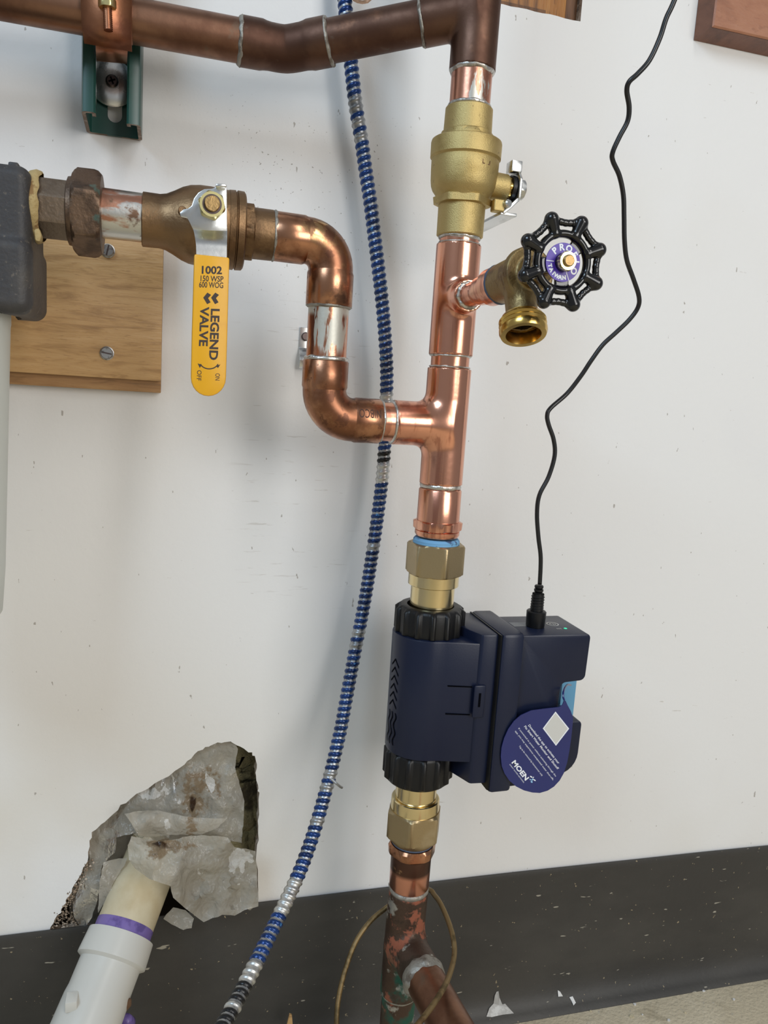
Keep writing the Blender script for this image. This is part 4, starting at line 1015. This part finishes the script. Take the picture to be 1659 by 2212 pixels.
# power cord with plug
cd = thing('power_cord', L(.283, .127, hz), 'thin black power cord wandering down the wall into the water meter', 'cord')
cpx = [(1545, -700), (1530, -300), (1493, -100), (1457, 0), (1439, 40), (1425, 83), (1403, 130), (1378, 159), (1359, 177), (1354, 197), (1359, 231), (1355.5, 262), (1338, 296), (1323.5, 329), (1324, 348), (1338, 380), (1346.5, 422), (1348, 469), (1349, 520), (1354, 562), (1368, 602), (1380, 640), (1378, 664), (1360, 690), (1330, 719), (1302, 745), (1277, 779), (1255, 812), (1225, 850), (1190, 881), (1182, 897), (1185, 917), (1196, 950), (1198, 985), (1185, 1030), (1165, 1070), (1160, 1110), (1163, 1160), (1168, 1205), (1166, 1262)]
cp = [P(u, v, (.19 - .063 * min(1, i / 28))) for i, (u, v) in enumerate(cpx)]
mb = MB(); sweep(bez(cp, 6), .0017, 14, mb=mb); obj('cable', mb, M['cord'], cd, smooth=180)
pb = L(.2832, .127, hz); pt_ = P(1165, 1262, .127); pd = (pt_ - pb).normalized(); pl = (pt_ - pb).length
obj('plug', lathe(pb, pd, [(0, .0072), (.0010, .0074), (.0085, .0077), (.0122, .0078), (.0130, .0070), (.0132, .0052), (.0200, .0049), (.0268, .0047), (pl * .66, .0048), (pl * .665, .0040)], 40), M['black_plastic'], cd)
mb = MB(); 
for i in range(4): z = pl * (.66 + .082 * i); lathe(pb, pd, [(z, .0030), (z + .0006, .0041 - .0002 * i), (z + .0020, .0041 - .0002 * i), (z + .0026, .0028)], 28, mb=mb)
obj('strain_relief', mb, M['black_plastic'], cd)
mb = MB()
for i in range(5): z = .0150 + i * .0022; lathe(pb, pd, [(z, .0049), (z + .0005, .00535), (z + .0010, .0049)], 32, mb=mb)
obj('plug_rib', mb, M['black_plastic'], cd)

# ================================================================== ARMOURED CABLE
def mc_cable():
    px = [(722, -1100, .020), (728, -700, .020), (735, -300, .020), (741, -60, .020), (745, 5, .022), (751, 70, .024), (758, 135, .024), (768, 225, .024), (781, 305, .024), (790, 370, .024), (799, 430, .025), (807, 495, .025), (815, 560, .026), (822, 620, .026), (828, 680, .026), (832.5, 740, .026), (835.5, 800, .025), (835, 850, .025), (834, 905, .025), (830.5, 970, .025), (826, 1030, .026), (819, 1090, .027), (811, 1150, .029), (802, 1210, .031), (791, 1280, .035), (780, 1340, .039), (768, 1400, .044), (757, 1460, .050), (746, 1520, .056), (737, 1570, .062), (727, 1615, .068), (714, 1670, .076), (700, 1722, .084), (685, 1775, .093), (668, 1828, .103), (648, 1881, .114), (623, 1937, .126), (597, 1990, .139), (570, 2045, .153), (543, 2100, .168), (513, 2158, .185), (482, 2216, .203), (440, 2290, .225), (392, 2380, .245), (338, 2470, .262), (275, 2560, .275)]
    path = bez([P(*p) for p in px], 10)
    # resample evenly
    acc = [0]
    for a, b in zip(path, path[1:]): acc.append(acc[-1] + (b - a).length)
    step = .00062; n = int(acc[-1] / step); pts = []; vv = []; j = 0
    for i in range(n):
        s = i * step
        while acc[j + 1] < s: j += 1
        t_ = (s - acc[j]) / (acc[j + 1] - acc[j]); pts.append(path[j].lerp(path[j + 1], t_))
        vv.append(px[0][1] + 0 if False else (j + t_) / 10)
    vpx = [px[min(int(q), len(px) - 2)][1] + (q - int(q)) * (px[min(int(q) + 1, len(px) - 1)][1] - px[min(int(q), len(px) - 2)][1]) for q in vv]
    fr = frames(pts); seg = 20; pitch = .0054; V = []; Fc = []; Mi = []
    for i, (p, x, y) in enumerate(fr):
        for k in range(seg):
            a = -2 * math.pi * k / seg + math.pi; ph = (i * step / pitch + k / seg) % 1
            r = .00475 + .00115 * math.sin(math.pi * min(1, ph / .66)) ** .6 if ph < .66 else .00475 + .0004 * math.sin(math.pi * (ph - .66) / .34)
            V.append(p + x * (r * math.cos(a)) + y * (r * math.sin(a)))
    rng = random.Random(3); colr = {}
    def ring_col(t_, v):
        if t_ not in colr:
            if 958 < v < 984 or (v > 2108): c = 2 if (v < 990 or rng.random() < .8) else 1
            elif 840 < v < 880 or 985 < v < 1025 or 1895 < v < 1965 or 2065 < v < 2110: c = 1
            elif 190 < v < 285 or 1650 < v < 1690: c = 0 if rng.random() < .8 else 3
            elif v < 60: c = 3
            else: c = 3 if rng.random() < .97 else 0
            colr[t_] = c
        return colr[t_]
    for i in range(n - 1):
        for k in range(seg):
            k2 = (k + 1) % seg; Fc.append((i * seg + k, i * seg + k2, (i + 1) * seg + k2, (i + 1) * seg + k))
            q = i * step / pitch + (k + .5) / seg; ph = q % 1; t_ = int(q); c = ring_col(t_, vpx[i])
            if ph < .66 and c: m_ = [0, 1, 3, 2][c]
            else: m_ = 1 if c == 1 else 0
            Mi.append(m_)
    mb = MB(); mb.v = V; mb.f = [list(f) for f in Fc]; mb.m = Mi
    t_ = thing('armoured_cable', pts[-1], 'blue and silver spiral armoured cable hanging across the wall behind the pipes', 'cable')
    obj('spiral_armour', mb, [M['mc_grey'], M['mc_light'], M['mc_blue'], M['mc_black']], t_, smooth=60)
    # frayed tie on the armour
    q = P(722, 1680, .085); mb = MB(); sweep([q + Vector((-.004, -.004, .002)), q + Vector((0, -.007, -.001)), q + Vector((.004, -.006, -.005)), q + Vector((.006, -.004, -.007))], .0011, 8, mb=mb)
    obj('frayed_strand', mb, M['mc_grey'], t_)
mc_cable()

# galvanised strap on the wall beside the cable
t = thing('cable_strap', L(.108, 0, .04), 'small galvanised cable strap screwed to the wall behind the vertical pipe', 'strap')
def strapm():
    y0 = lambda u, v, h: P(u, v, h)
    mb = MB(); prof = [(.0008, .0500), (.0008, .0330), (.0030, .0300), (.0075, .0270), (.0098, .0225), (.0090, .0175), (.0055, .0160)]
    x0, x1 = .1045, .1175; V = []
    for h, z in prof:
        for x in (x0, x1): V.append(L(x, h, z))
    mb.add(V, [(2 * i, 2 * i + 1, 2 * i + 3, 2 * i + 2) for i in range(len(prof) - 1)])
    o = obj('strap', mb, M['zinc'], t, smooth=40)
    sm = o.modifiers.new('thick', 'SOLIDIFY'); sm.thickness = .0012; sm.offset = 0
    bv_ = o.modifiers.new('round', 'BEVEL'); bv_.width = .0003; bv_.segments = 2
strapm()
sc_ = obj('screw', lathe(L(.1098, .0014, .0425), (0, -1, 0), [(0, .0036), (.0012, .0036), (.0022, .0028)], 32), M['steel_dark'], t)

# ================================================================== STRUT + CLAMP
st = thing('strut_channel', L(-.044, 0, .178), 'short green strut channel bolted upright on the wall under the top pipe', 'bracket')
def strut():
    x0, x1, D_, w = -.0640, -.0240, .0405, .0026; z0, z1 = .1795, .36; lip = .0095; inn = .0075
    xc = (x0 + x1) / 2; sw = .0052
    # C profile with in-turned lips (x, h), outer then inner
    outer = [(x0 + lip, D_ - inn), (x0 + lip, D_ - .0012), (x0 + lip - .0012, D_), (x0 + .0025, D_), (x0, D_ - .0025), (x0, .0028), (x0 + .0025, .0004), (x1 - .0025, .0004), (x1, .0028), (x1, D_ - .0025), (x1 - .0025, D_), (x1 - lip + .0012, D_), (x1 - lip, D_ - .0012), (x1 - lip, D_ - inn)]
    inner = [(x1 - lip + w, D_ - inn), (x1 - lip + w, D_ - w), (x1 - w, D_ - w), (x1 - w, w + .0004), (xc + sw, w + .0004)]
    inner2 = [(xc - sw, w + .0004), (x0 + w, w + .0004), (x0 + w, D_ - w), (x0 + lip - w, D_ - w), (x0 + lip - w, D_ - inn)]
    # left and right C halves and web with a slot
    halves = MB()
    oL = [(x0 + lip, D_ - inn), (x0 + lip, D_ - .0014), (x0 + lip - .0014, D_), (x0 + .003, D_), (x0 + .0009, D_ - .0009), (x0, D_ - .003), (x0, .003), (x0 + .0009, .0013), (x0 + .003, .0004), (xc - sw, .0004), (xc - sw, w + .0004), (x0 + w + .001, w + .0004), (x0 + w, w + .0016), (x0 + w, D_ - w - .001), (x0 + w + .001, D_ - w), (x0 + lip - w, D_ - w), (x0 + lip - w, D_ - inn)]
    for mir in (0, 1):
        poly = [(2 * xc - x if mir else x, h) for x, h in oL]
        bm = MB(); n = len(poly)
        V = [L(x, h, z0 + (.0035 * h / D_) + (-.004 * (h / D_) if mir else 0)) for x, h in poly] + [L(x, h, z1) for x, h in poly]
        halves.add(V, [(i, (i + 1) % n, n + (i + 1) % n, n + i) for i in range(n)] + [tuple(range(n, 2 * n))], 0)
        halves.add(V[:n], [tuple(range(n))], 1)
    # web pieces above and below the slots
    segs = []; zc = .1795
    def slotend(z, upw):
        return [(xc + sw * math.cos(a), z + upw * sw * math.sin(a)) for a in [math.pi * k / 10 for k in range(11)]]
    def web(za, zb, bot, top):
        pts = []
        if bot is None: pts += [(xc - sw, za), (xc + sw, za)]
        else: pts += [(x, z) for x, z in slotend(bot, 1)][::-1]
        if top is None: pts += [(xc + sw, zb), (xc - sw, zb)]
        else: pts += [(x, z) for x, z in slotend(top, -1)]
        n = len(pts); V = [L(x, .0004, z) for x, z in pts] + [L(x, w + .0004, z) for x, z in pts]
        halves.add(V, [tuple(range(n)), tuple(range(n, 2 * n))[::-1]] + [(i, (i + 1) % n, n + (i + 1) % n, n + i) for i in range(n)], 0)
    web(z0, .1942, None, .1942); web(.2120, .2320, .2120, .2320); web(.25, z1, .25, None)
    return obj('channel', halves, [M['strut_green'], M['cut_steel']], st, smooth=40)
strut()
wsh = P(243, 180, .006)
wo = obj('washer', lathe(wsh, (0, -1, 0), [(0, .0165), (.0004, .0170), (.0012, .0168), (.0022, .0150), (.0034, .008), (.0034, .002)], 64), M['zinc'], st)
so_ = obj('screw', lathe(wsh + Vector((0, -.003, 0)), (0, -1, 0), [(0, .0044), (.0006, .0047), (.0022, .0045), (.0032, .0034)], 32), M['steel_dark'], st)
mb = MB(); c = wsh + Vector((0, -.0063, 0))
for a in (.4, .4 + math.pi / 2):
    d = Vector((math.cos(a), 0, math.sin(a))) * .0026; w = Vector((-math.sin(a), 0, math.cos(a))) * .0006
    prism([c + d + w, c - d + w, c - d - w, c + d - w], (0, .0003, 0), mb)
obj('cross_slot', mb, M['navy_dark'], so_)

cl = thing('pipe_clamp', L(-.044, .06, .212), 'copper-plated clamp with bolt holding the top pipe to the green strut', 'clamp')
def clamp():
    x0, x1 = -.0605, -.0290; zc = .2406; r0 = RP + .0004
    mb = MB(); prof = []
    for i in range(19):
        a = math.radians(100 - 190 * i / 18); prof.append((.06 + r0 * math.cos(a), zc + r0 * math.sin(a)))
    # front plate falls from the pipe's front, steps in, and hooks into the strut
    plate = [(.0765, .246), (.0772, .232), (.0770, .2190), (.0740, .2130)]
    V = []; n = len(prof)
    for h, z in prof:
        for x in (x0, x1): V.append(L(x, h, z))
    mb.add(V, [(2 * i, 2 * i + 1, 2 * i + 3, 2 * i + 2) for i in range(n - 1)])
    o = obj('band', mb, M['clamp'], cl, smooth=60)
    m_ = o.modifiers.new('thick', 'SOLIDIFY'); m_.thickness = .0020; m_.offset = 1
    mb = MB(); V = []
    rows = [(.0768, .262, x0, x1), (.0790, .250, x0, x1), (.0788, .236, x0, x1), (.0770, .2240, x0 + .0005, x1 - .0003), (.0725, .2155, x0 + .0016, x1 + .0002)]
    for h, z, a, b in rows: V += [L(a, h, z), L(b, h, z)]
    mb.add(V, [(2 * i, 2 * i + 1, 2 * i + 3, 2 * i + 2) for i in range(len(rows) - 1)])
    o = obj('front_plate', mb, M['clamp'], cl, smooth=60)
    m_ = o.modifiers.new('thick', 'SOLIDIFY'); m_.thickness = .0018; m_.offset = 0
    mb = MB(); V = []
    rows = [(.0728, .2160, -.0550, -.0335), (.062, .2085, -.0545, -.0335), (.045, .2045, -.0540, -.0335), (.030, .2035, -.0540, -.0335)]
    V = [P(207, 92, .0725), P(276, 100, .0725), P(207, 112, .062), P(275, 118, .062), P(208, 127, .046), P(274, 133, .046), P(208, 129, .040), P(274, 135, .040)]
    mb.add(V, [(2 * i, 2 * i + 1, 2 * i + 3, 2 * i + 2) for i in range(len(rows) - 1)])
    o = obj('hook_tab', mb, M['clamp'], cl, smooth=60)
    m_ = o.modifiers.new('thick', 'SOLIDIFY'); m_.thickness = .0018; m_.offset = 0
    b0_ = P(234, 66, .081); b1_ = P(231, -6, .081); dd = (b1_ - b0_).normalized(); ln = (b1_ - b0_).length
    pr = []
    k = 0
    while k * .0006 < ln: pr.append((k * .0006, .0024 if k % 2 else .0029)); k += 1
    bo_ = obj('bolt', lathe(b0_, dd, pr, 24), M['clamp'], cl, smooth=80)
    obj('nut', lathe(P(232, 18, .081), dd, [(0, .0052), (.0006, .0058), (.0050, .0058), (.0056, .0052)], 48, hexa=.0050, rot=.5), M['gold_zinc'], bo_)
clamp()

# dark clamp end peeping in above the top pipe
t = thing('hanger_strap', P(777, -6, .03), 'dark metal strap end at the top edge beside the armoured cable', 'strap')
mb = MB(); V = []
rows = [(762, 2), (772, 7), (783, 9), (795, 7), (803, 0), (806, -14)]
for u, v in rows: V += [P(u, v, .024), P(u, v, .036)]
for u, v in rows[::-1]: V += [P(u, v - 8, .024), P(u, v - 8, .036)]
n = len(rows) * 2
mb.add(V, [(2 * i, 2 * ((i + 1) % n), 2 * ((i + 1) % n) + 1, 2 * i + 1) for i in range(n)] + [tuple(range(0, 2 * n, 2)), tuple(range(1, 2 * n, 2))[::-1]])
obj('band', mb, M['bronze_dark'], t, smooth=40)

# ================================================================== PVC DRAIN
pv = thing('drain_pipe', P(180, 2250, .10), 'cream PVC drain pipe with white coupling and purple primer leaving the wall hole', 'pipe')
A0 = P(330, 1850, -.010); A1 = P(239, 2080, .052); pd_ = (A1 - A0).normalized()
def along(s): return A0 + pd_ * s
def s_at(u, v):            # distance along the pipe that shows nearest to a pixel row
    best = min(range(0, 400), key=lambda i: abs(project(along(i * .0005))[1] - v)); return best * .0005
def project(p):
    q = np.array((p.x, p.y + DIST, p.z - ZC)); c = q[0] * cX + q[1] * cN - q[2] * cD
    return 829.5 + F * c[0] / c[2], 1106 + F * c[1] / c[2]
s1 = s_at(0, 2021); s2 = s_at(0, 2079)
obj('pipe', lathe(along(-.012), pd_, [(0, .0242), (s1 + .02, .0242)], 64), M['pvc_cream'], pv)
obj('primer_band', lathe(along(0), pd_, [(s1 - .0085, .0243), (s1 - .0080, .0245), (s1 + .002, .0245)], 64), M['primer'], pv)
obj('coupling', lathe(along(0), pd_, [(s1, .0250), (s1 + .0006, .0280), (s2 - .004, .0290), (s2 - .0010, .0291), (s2 + .0012, .0254), (s2 + .022, .0254), (s2 + .028, .0262), (s2 + .05, .0266), (s2 + .095, .0290)], 72), M['pvc'], pv)
tb = along(s2 + .030)
mb = MB(); c = P(155, 2164, .088); box(c - Vector((.0045, .006, .0045)), c + Vector((.0045, .006, .0045)), mb); obj('lug', mb, M['pvc'], pv, bevel=.001)
mb = MB(); q = P(262, 2180, .075); lathe(q, Vector((.55, -.2, .8)), [(-.012, .0015), (-.008, .0042), (.008, .0042), (.012, .0015)], 16, mb=mb); obj('dirt_smear', mb, M['rust'], pv, smooth=60)
mb = MB(); q = P(276, 2206, .060); lathe(q, Vector((-.25, -.6, .8)), [(-.008, .003), (-.006, .0050), (.006, .0050), (.008, .003)], 24, mb=mb); obj('primer_lug', mb, M['primer'], pv, smooth=60)

# insulation showing at the right side of the hole
ins = MB(); rows = []
for i in range(26):
    for j in range(26):
        u = 400 + 170 * i / 25; v = 1590 + 330 * j / 25
        h = -.062 + .016 * noise.fractal(Vector((i * .35, j * .16, 2)), 1.0, 2.0, 4) + .010 * noise.noise(Vector((i * .9, j * .3, 5)))
        p = P(u, v, h); rows.append(p)
ins.add(rows, [(i * 26 + j, (i + 1) * 26 + j, (i + 1) * 26 + j + 1, i * 26 + j + 1) for i in range(25) for j in range(25)])
o = tag(obj('insulation_batt', ins, M['insul'], smooth=180, loc=P(450, 2000, -.05)), 'dirty yellow glass wool inside the broken wall hole', 'insulation', kind='stuff')
sm = o.modifiers.new('thick', 'SOLIDIFY'); sm.thickness = .02; sm.offset = 1

# crumpled poly sheeting stuffed around the pipe
ps = thing('plastic_sheet', P(420, 1990, .02), 'crumpled milky plastic sheeting stuffed round the drain pipe in the wall hole', 'plastic sheet')
STAIN = [(416, 1737, 9, 27, 1.35), (418, 1730, 36, 46, .74), (360, 1828, 58, 18, .95), (345, 1822, 28, 9, 1.15), (432, 1690, 66, 46, .70), (335, 1845, 30, 14, .9), (415, 1780, 18, 40, .75), (395, 1830, 40, 20, .45), (470, 1700, 30, 40, .5), (440, 1895, 18, 14, .5)]
PAINT = [(330, 1712, 52, 22, 1.1), (316, 1720, 26, 12, 1.2), (345, 1735, 60, 14, .5), (460, 1690, 30, 34, .45), (372, 1785, 26, 20, .62), (515, 1860, 30, 46, .95), (430, 1868, 12, 26, .6), (196, 1920, 10, 30, .5), (290, 1790, 20, 10, .4), (440, 1625, 12, 8, .6)]
def patch(name, outline, hfun, seed, amp=.006, step=9, fold=1.0):
    pts = []
    n = len(outline)
    for i in range(n):
        a = outline[i]; b = outline[(i + 1) % n]; ln = math.dist(a, b); k = max(1, int(ln / step))
        for j in range(k):
            t_ = j / k; jx = random.uniform(-1.2, 1.2) if j else 0; pts.append((a[0] + (b[0] - a[0]) * t_ + jx, a[1] + (b[1] - a[1]) * t_ + jx))
    nb = len(pts); edges = [(i, (i + 1) % nb) for i in range(nb)]
    us = [p[0] for p in pts]; vs2 = [p[1] for p in pts]
    def inside(u, v):
        c = False; j = nb - 1
        for i in range(nb):
            if (pts[i][1] > v) != (pts[j][1] > v) and u < (pts[j][0] - pts[i][0]) * (v - pts[i][1]) / (pts[j][1] - pts[i][1]) + pts[i][0]: c = not c
            j = i
        return c
    ip = []
    u = min(us)
    while u < max(us):
        v = min(vs2)
        while v < max(vs2):
            q = (u + random.uniform(-2.5, 2.5), v + random.uniform(-2.5, 2.5))
            if inside(*q) and min(math.dist(q, p) for p in pts) > step * .45: ip.append(q)
            v += step
        u += step
    vin = [Vector(p) for p in pts + ip]
    r = geometry.delaunay_2d_cdt(vin, edges, [list(range(nb))], 1, 1e-5)
    mb = MB(); V = []; uv = []
    for p in r[0]:
        u, v = p.x, p.y
        q = Vector((u * .018 + seed, v * .013, seed * 1.3))
        rg = 1 - abs(noise.noise(q)) * 2.2; rg2 = 1 - abs(noise.noise(q * 2.3 + Vector((3, 1, 0)))) * 2
        cell = 0
        V.append(P(u, v, hfun(u, v) + amp * (rg * fold + rg2 * .45 + cell)))
        uv.append((u, v))
    mb.add(V, [tuple(f) for f in r[2]])
    o = obj(name, mb, M['film'], ps, smooth=0)
    me = o.data
    o.data.polygons.foreach_set('use_smooth', [True] * len(me.polygons)); me.set_sharp_from_angle(angle=math.radians(55))
    for nm, src in (('stain', STAIN), ('paint', PAINT)):
        at = me.attributes.new(nm, 'FLOAT', 'POINT')
        vals = [max([0] + [k * math.exp(-(((u - cu) / ru) ** 2 + ((v - cv) / rv) ** 2)) for cu, cv, ru, rv, k in src]) for u, v in uv]
        at.data.foreach_set('value', vals[:len(me.vertices)] + [0] * max(0, len(me.vertices) - len(vals)))
    return o
shA = [(192, 1792), (276, 1718), (360, 1669), (418, 1621), (460, 1599), (503, 1597), (514, 1618), (508, 1658), (528, 1731), (526, 1773), (522, 1821), (492, 1815), (434, 1812), (401, 1812), (330, 1822), (300, 1812), (287, 1800), (251, 1809), (248, 1842), (221, 1869), (211, 1942), (199, 1981), (178, 2008), (160, 1981), (154, 1938), (173, 1904), (193, 1862)]
patch('sheet_fold', shA, lambda u, v: -.0095 + .014 * min(1, max(0, (v - 1640) / 160)) * min(1, max(0, (u - 230 - (1800 - v) * .9) / 90 + .2)) - .010 * max(0, (290 - u) / 130), 1, amp=.0052)
patch('sheet_fold', [(185, 1800), (300, 1770), (320, 1880), (290, 1960), (240, 2000), (150, 2000), (150, 1935)], lambda u, v: -.030, 21, amp=.004)
shB = [(269, 1758), (300, 1752), (341, 1750), (389, 1761), (428, 1767), (490, 1768), (471, 1788), (434, 1804), (371, 1803), (317, 1809), (299, 1805), (284, 1779)]
patch('sheet_fold', shB, lambda u, v: .016 + .010 * math.sin((v - 1750) / 60 * math.pi), 4, amp=.005)
shC = [(276, 1826), (284, 1806), (311, 1812), (350, 1818), (404, 1807), (434, 1804), (470, 1806), (492, 1809), (507, 1830), (531, 1833), (552, 1839), (556, 1900), (558, 1958), (528, 1966), (507, 1978), (480, 1976), (440, 1992), (401, 1963), (374, 1939), (368, 1914), (323, 1899), (292, 1876), (279, 1858)]
patch('sheet_fold', shC, lambda u, v: .026 + .020 * math.exp(-((u - 350) / 70) ** 2) * min(1, (v - 1800) / 60) - .006 * (u > 500), 7, amp=.0062)
shD = [(353, 1985), (374, 1960), (401, 1966), (419, 1984), (414, 2005), (396, 2009), (371, 1997)]
patch('sheet_fold', shD, lambda u, v: .018, 9, amp=.003)
shE = [(223, 1863), (248, 1856), (275, 1852), (269, 1870), (246, 1905), (233, 1942), (212, 1972), (213, 1926), (219, 1890)]
patch('sheet_fold', shE, lambda u, v: .008 + .008 * (v - 1850) / 120, 12, amp=.0035)

# crumbling plaster along the lower left edge of the hole
mb = MB(); rng = random.Random(11)
for i in range(420):
    t_ = rng.random(); u = 190 - 80 * t_ + rng.gauss(0, 5); v = 1858 + 146 * t_ + rng.gauss(0, 5)
    if i > 300: u = 130 + rng.random() * 40; v = 1965 + rng.random() * 38
    r = rng.uniform(.0003, .0013); c = P(u + 4, v + 2, rng.uniform(-.006, .0006))
    V = []
    for a in ((1, 0, 0), (-1, 0, 0), (0, 1, 0), (0, -1, 0), (0, 0, 1), (0, 0, -1)): V.append(c + Vector(a) * r * rng.uniform(.5, 1.3))
    mb.add(V, [(0, 2, 4), (2, 1, 4), (1, 3, 4), (3, 0, 4), (2, 0, 5), (1, 2, 5), (3, 1, 5), (0, 3, 5)])
tag(obj('plaster_crumbs', mb, M['gypsum'], smooth=0, loc=P(150, 1990, 0)), 'brown crumbling plaster along the lower left edge of the hole', 'plaster', kind='stuff')

# ================================================================== GROUND WIRE + DEBRIS
gw = thing('ground_wire', P(728, 2240, .14), 'dull copper ground wire looping round the corroded pipe', 'wire')
g1 = [(931, 1924, .100), (938, 1933, .106), (951, 1951, .118), (968, 1989, .135), (979, 2027, .150), (981, 2065, .162), (970, 2108, .180), (953, 2143, .196), (928, 2181, .210), (903, 2212, .220), (870, 2250, .230)]
g0 = [(903, 1925, .078), (931, 1924, .098)]
mb = MB(); sweep(bez([P(*p) for p in [(885, 1935, .085), (915, 1920, .088)] + g1], 7), .0021, 14, mb=mb); obj('strand', mb, M['wire'], gw, smooth=180)
g2 = [(870, 1935, .088), (833, 1962, .090), (801, 1989, .094), (773, 2027, .100), (756, 2065, .106), (740, 2116, .114), (730, 2166, .122), (727, 2215, .130), (728, 2270, .138)]
mb = MB(); sweep(bez([P(*p) for p in g2], 7), .0021, 14, mb=mb); obj('strand', mb, M['wire'], gw, smooth=180)

TOE = [(-.60, .0036), (-.612, .0040), (-.622, .0056), (-.631, .0092), (-.6375, .0150), (-.6405, .0205), (-.642, .0212)]
def toe_point(u, v, lift=.0004):
    best = None
    for i in range(200):
        h = .003 + .0185 * i / 199; z = P(u, v, h).z - ZC
        hz_ = np.interp(-z, [-q[0] for q in TOE], [q[1] for q in TOE])
        if best is None or abs(hz_ - h) < best[0]: best = (abs(hz_ - h), h)
    return P(u, v, best[1] + lift)
def flake(name, outline, label, cat, m):
    c2 = (sum(p[0] for p in outline) / len(outline), sum(p[1] for p in outline) / len(outline))
    ring = [toe_point(u, v, .0004 + .0006 * (i % 2)) for i, (u, v) in enumerate(outline)]; ctr = toe_point(*c2, .0008); n = len(ring)
    back = [p + Vector((0, .0003, -.0002)) for p in ring]; mb = MB()
    mb.add(ring + back + [ctr], [(i, (i + 1) % n, 2 * n) for i in range(n)] + [(i, (i + 1) % n, n + (i + 1) % n, n + i) for i in range(n)])
    return tag(obj(name, mb, m, smooth=0, loc=ctr), label, cat)
def pl_on_floor(u, v):
    w = ray(u, v); t_ = -ZC / w[2] if False else (0 - ZC) / w[2]; return Vector((t_ * w[0], -DIST + t_ * w[1], 0))
# torn film clinging to the baseboard toe
flake('peeled_film', [(1051, 2196), (1057, 2178), (1066, 2168), (1069, 2150), (1073, 2142), (1077, 2141), (1079, 2155), (1086, 2172), (1091, 2168), (1098, 2176), (1110, 2189), (1085, 2192), (1062, 2197)], 'torn grey film stuck to the baseboard toe beside the copper branch', 'debris', M['peel'])
flake('paint_flake', [(1205, 2139), (1210, 2142), (1216, 2152), (1206, 2153)], 'small white triangular flake on the baseboard toe', 'paint flake', M['flake'])
flake('paint_flake', [(1230, 2154), (1237, 2152), (1244, 2166), (1239, 2172), (1235, 2163)], 'larger white flake on the baseboard toe at the floor edge', 'paint flake', M['flake'])
mb = MB(); prism([P(619, 2212, .02), P(625, 2188, .02), P(630, 2190, .02), P(632, 2216, .02)], (0, -.002, 0), mb)
tag(obj('wood_sliver', mb, M['oak'], smooth=0, loc=P(626, 2212, .02)), 'thin wood sliver standing by the baseboard at the bottom edge', 'wood scrap')
rng = random.Random(5)
for i, (u, v) in enumerate([(1170, 2181), (1215, 2190), (1262, 2168), (1275, 2185), (1318, 2150), (1371, 2170), (1365, 2196), (1388, 2193), (1412, 2152), (1456, 2141), (1505, 2128), (1520, 2142), (1610, 2104), (1575, 2112), (1585, 2160), (1480, 2188), (1445, 2205)]):
    c = pl_on_floor(u, v); r = rng.uniform(.0010, .0026); n = 5; a0 = rng.random() * 6
    ps_ = [c + Vector((r * rng.uniform(.6, 1.4) * math.cos(a0 + k * 2 * math.pi / n), r * rng.uniform(.4, 1) * math.sin(a0 + k * 2 * math.pi / n), .0002)) for k in range(n)]
    mb = MB(); prism(ps_, (0, 0, .0010), mb)
    tag(obj('floor_chip', mb, M['flake'] if i % 3 else M['pvc_cream'], smooth=0, loc=c), 'tiny pale chip lying on the concrete along the baseboard', 'debris', 'chips on the concrete floor')
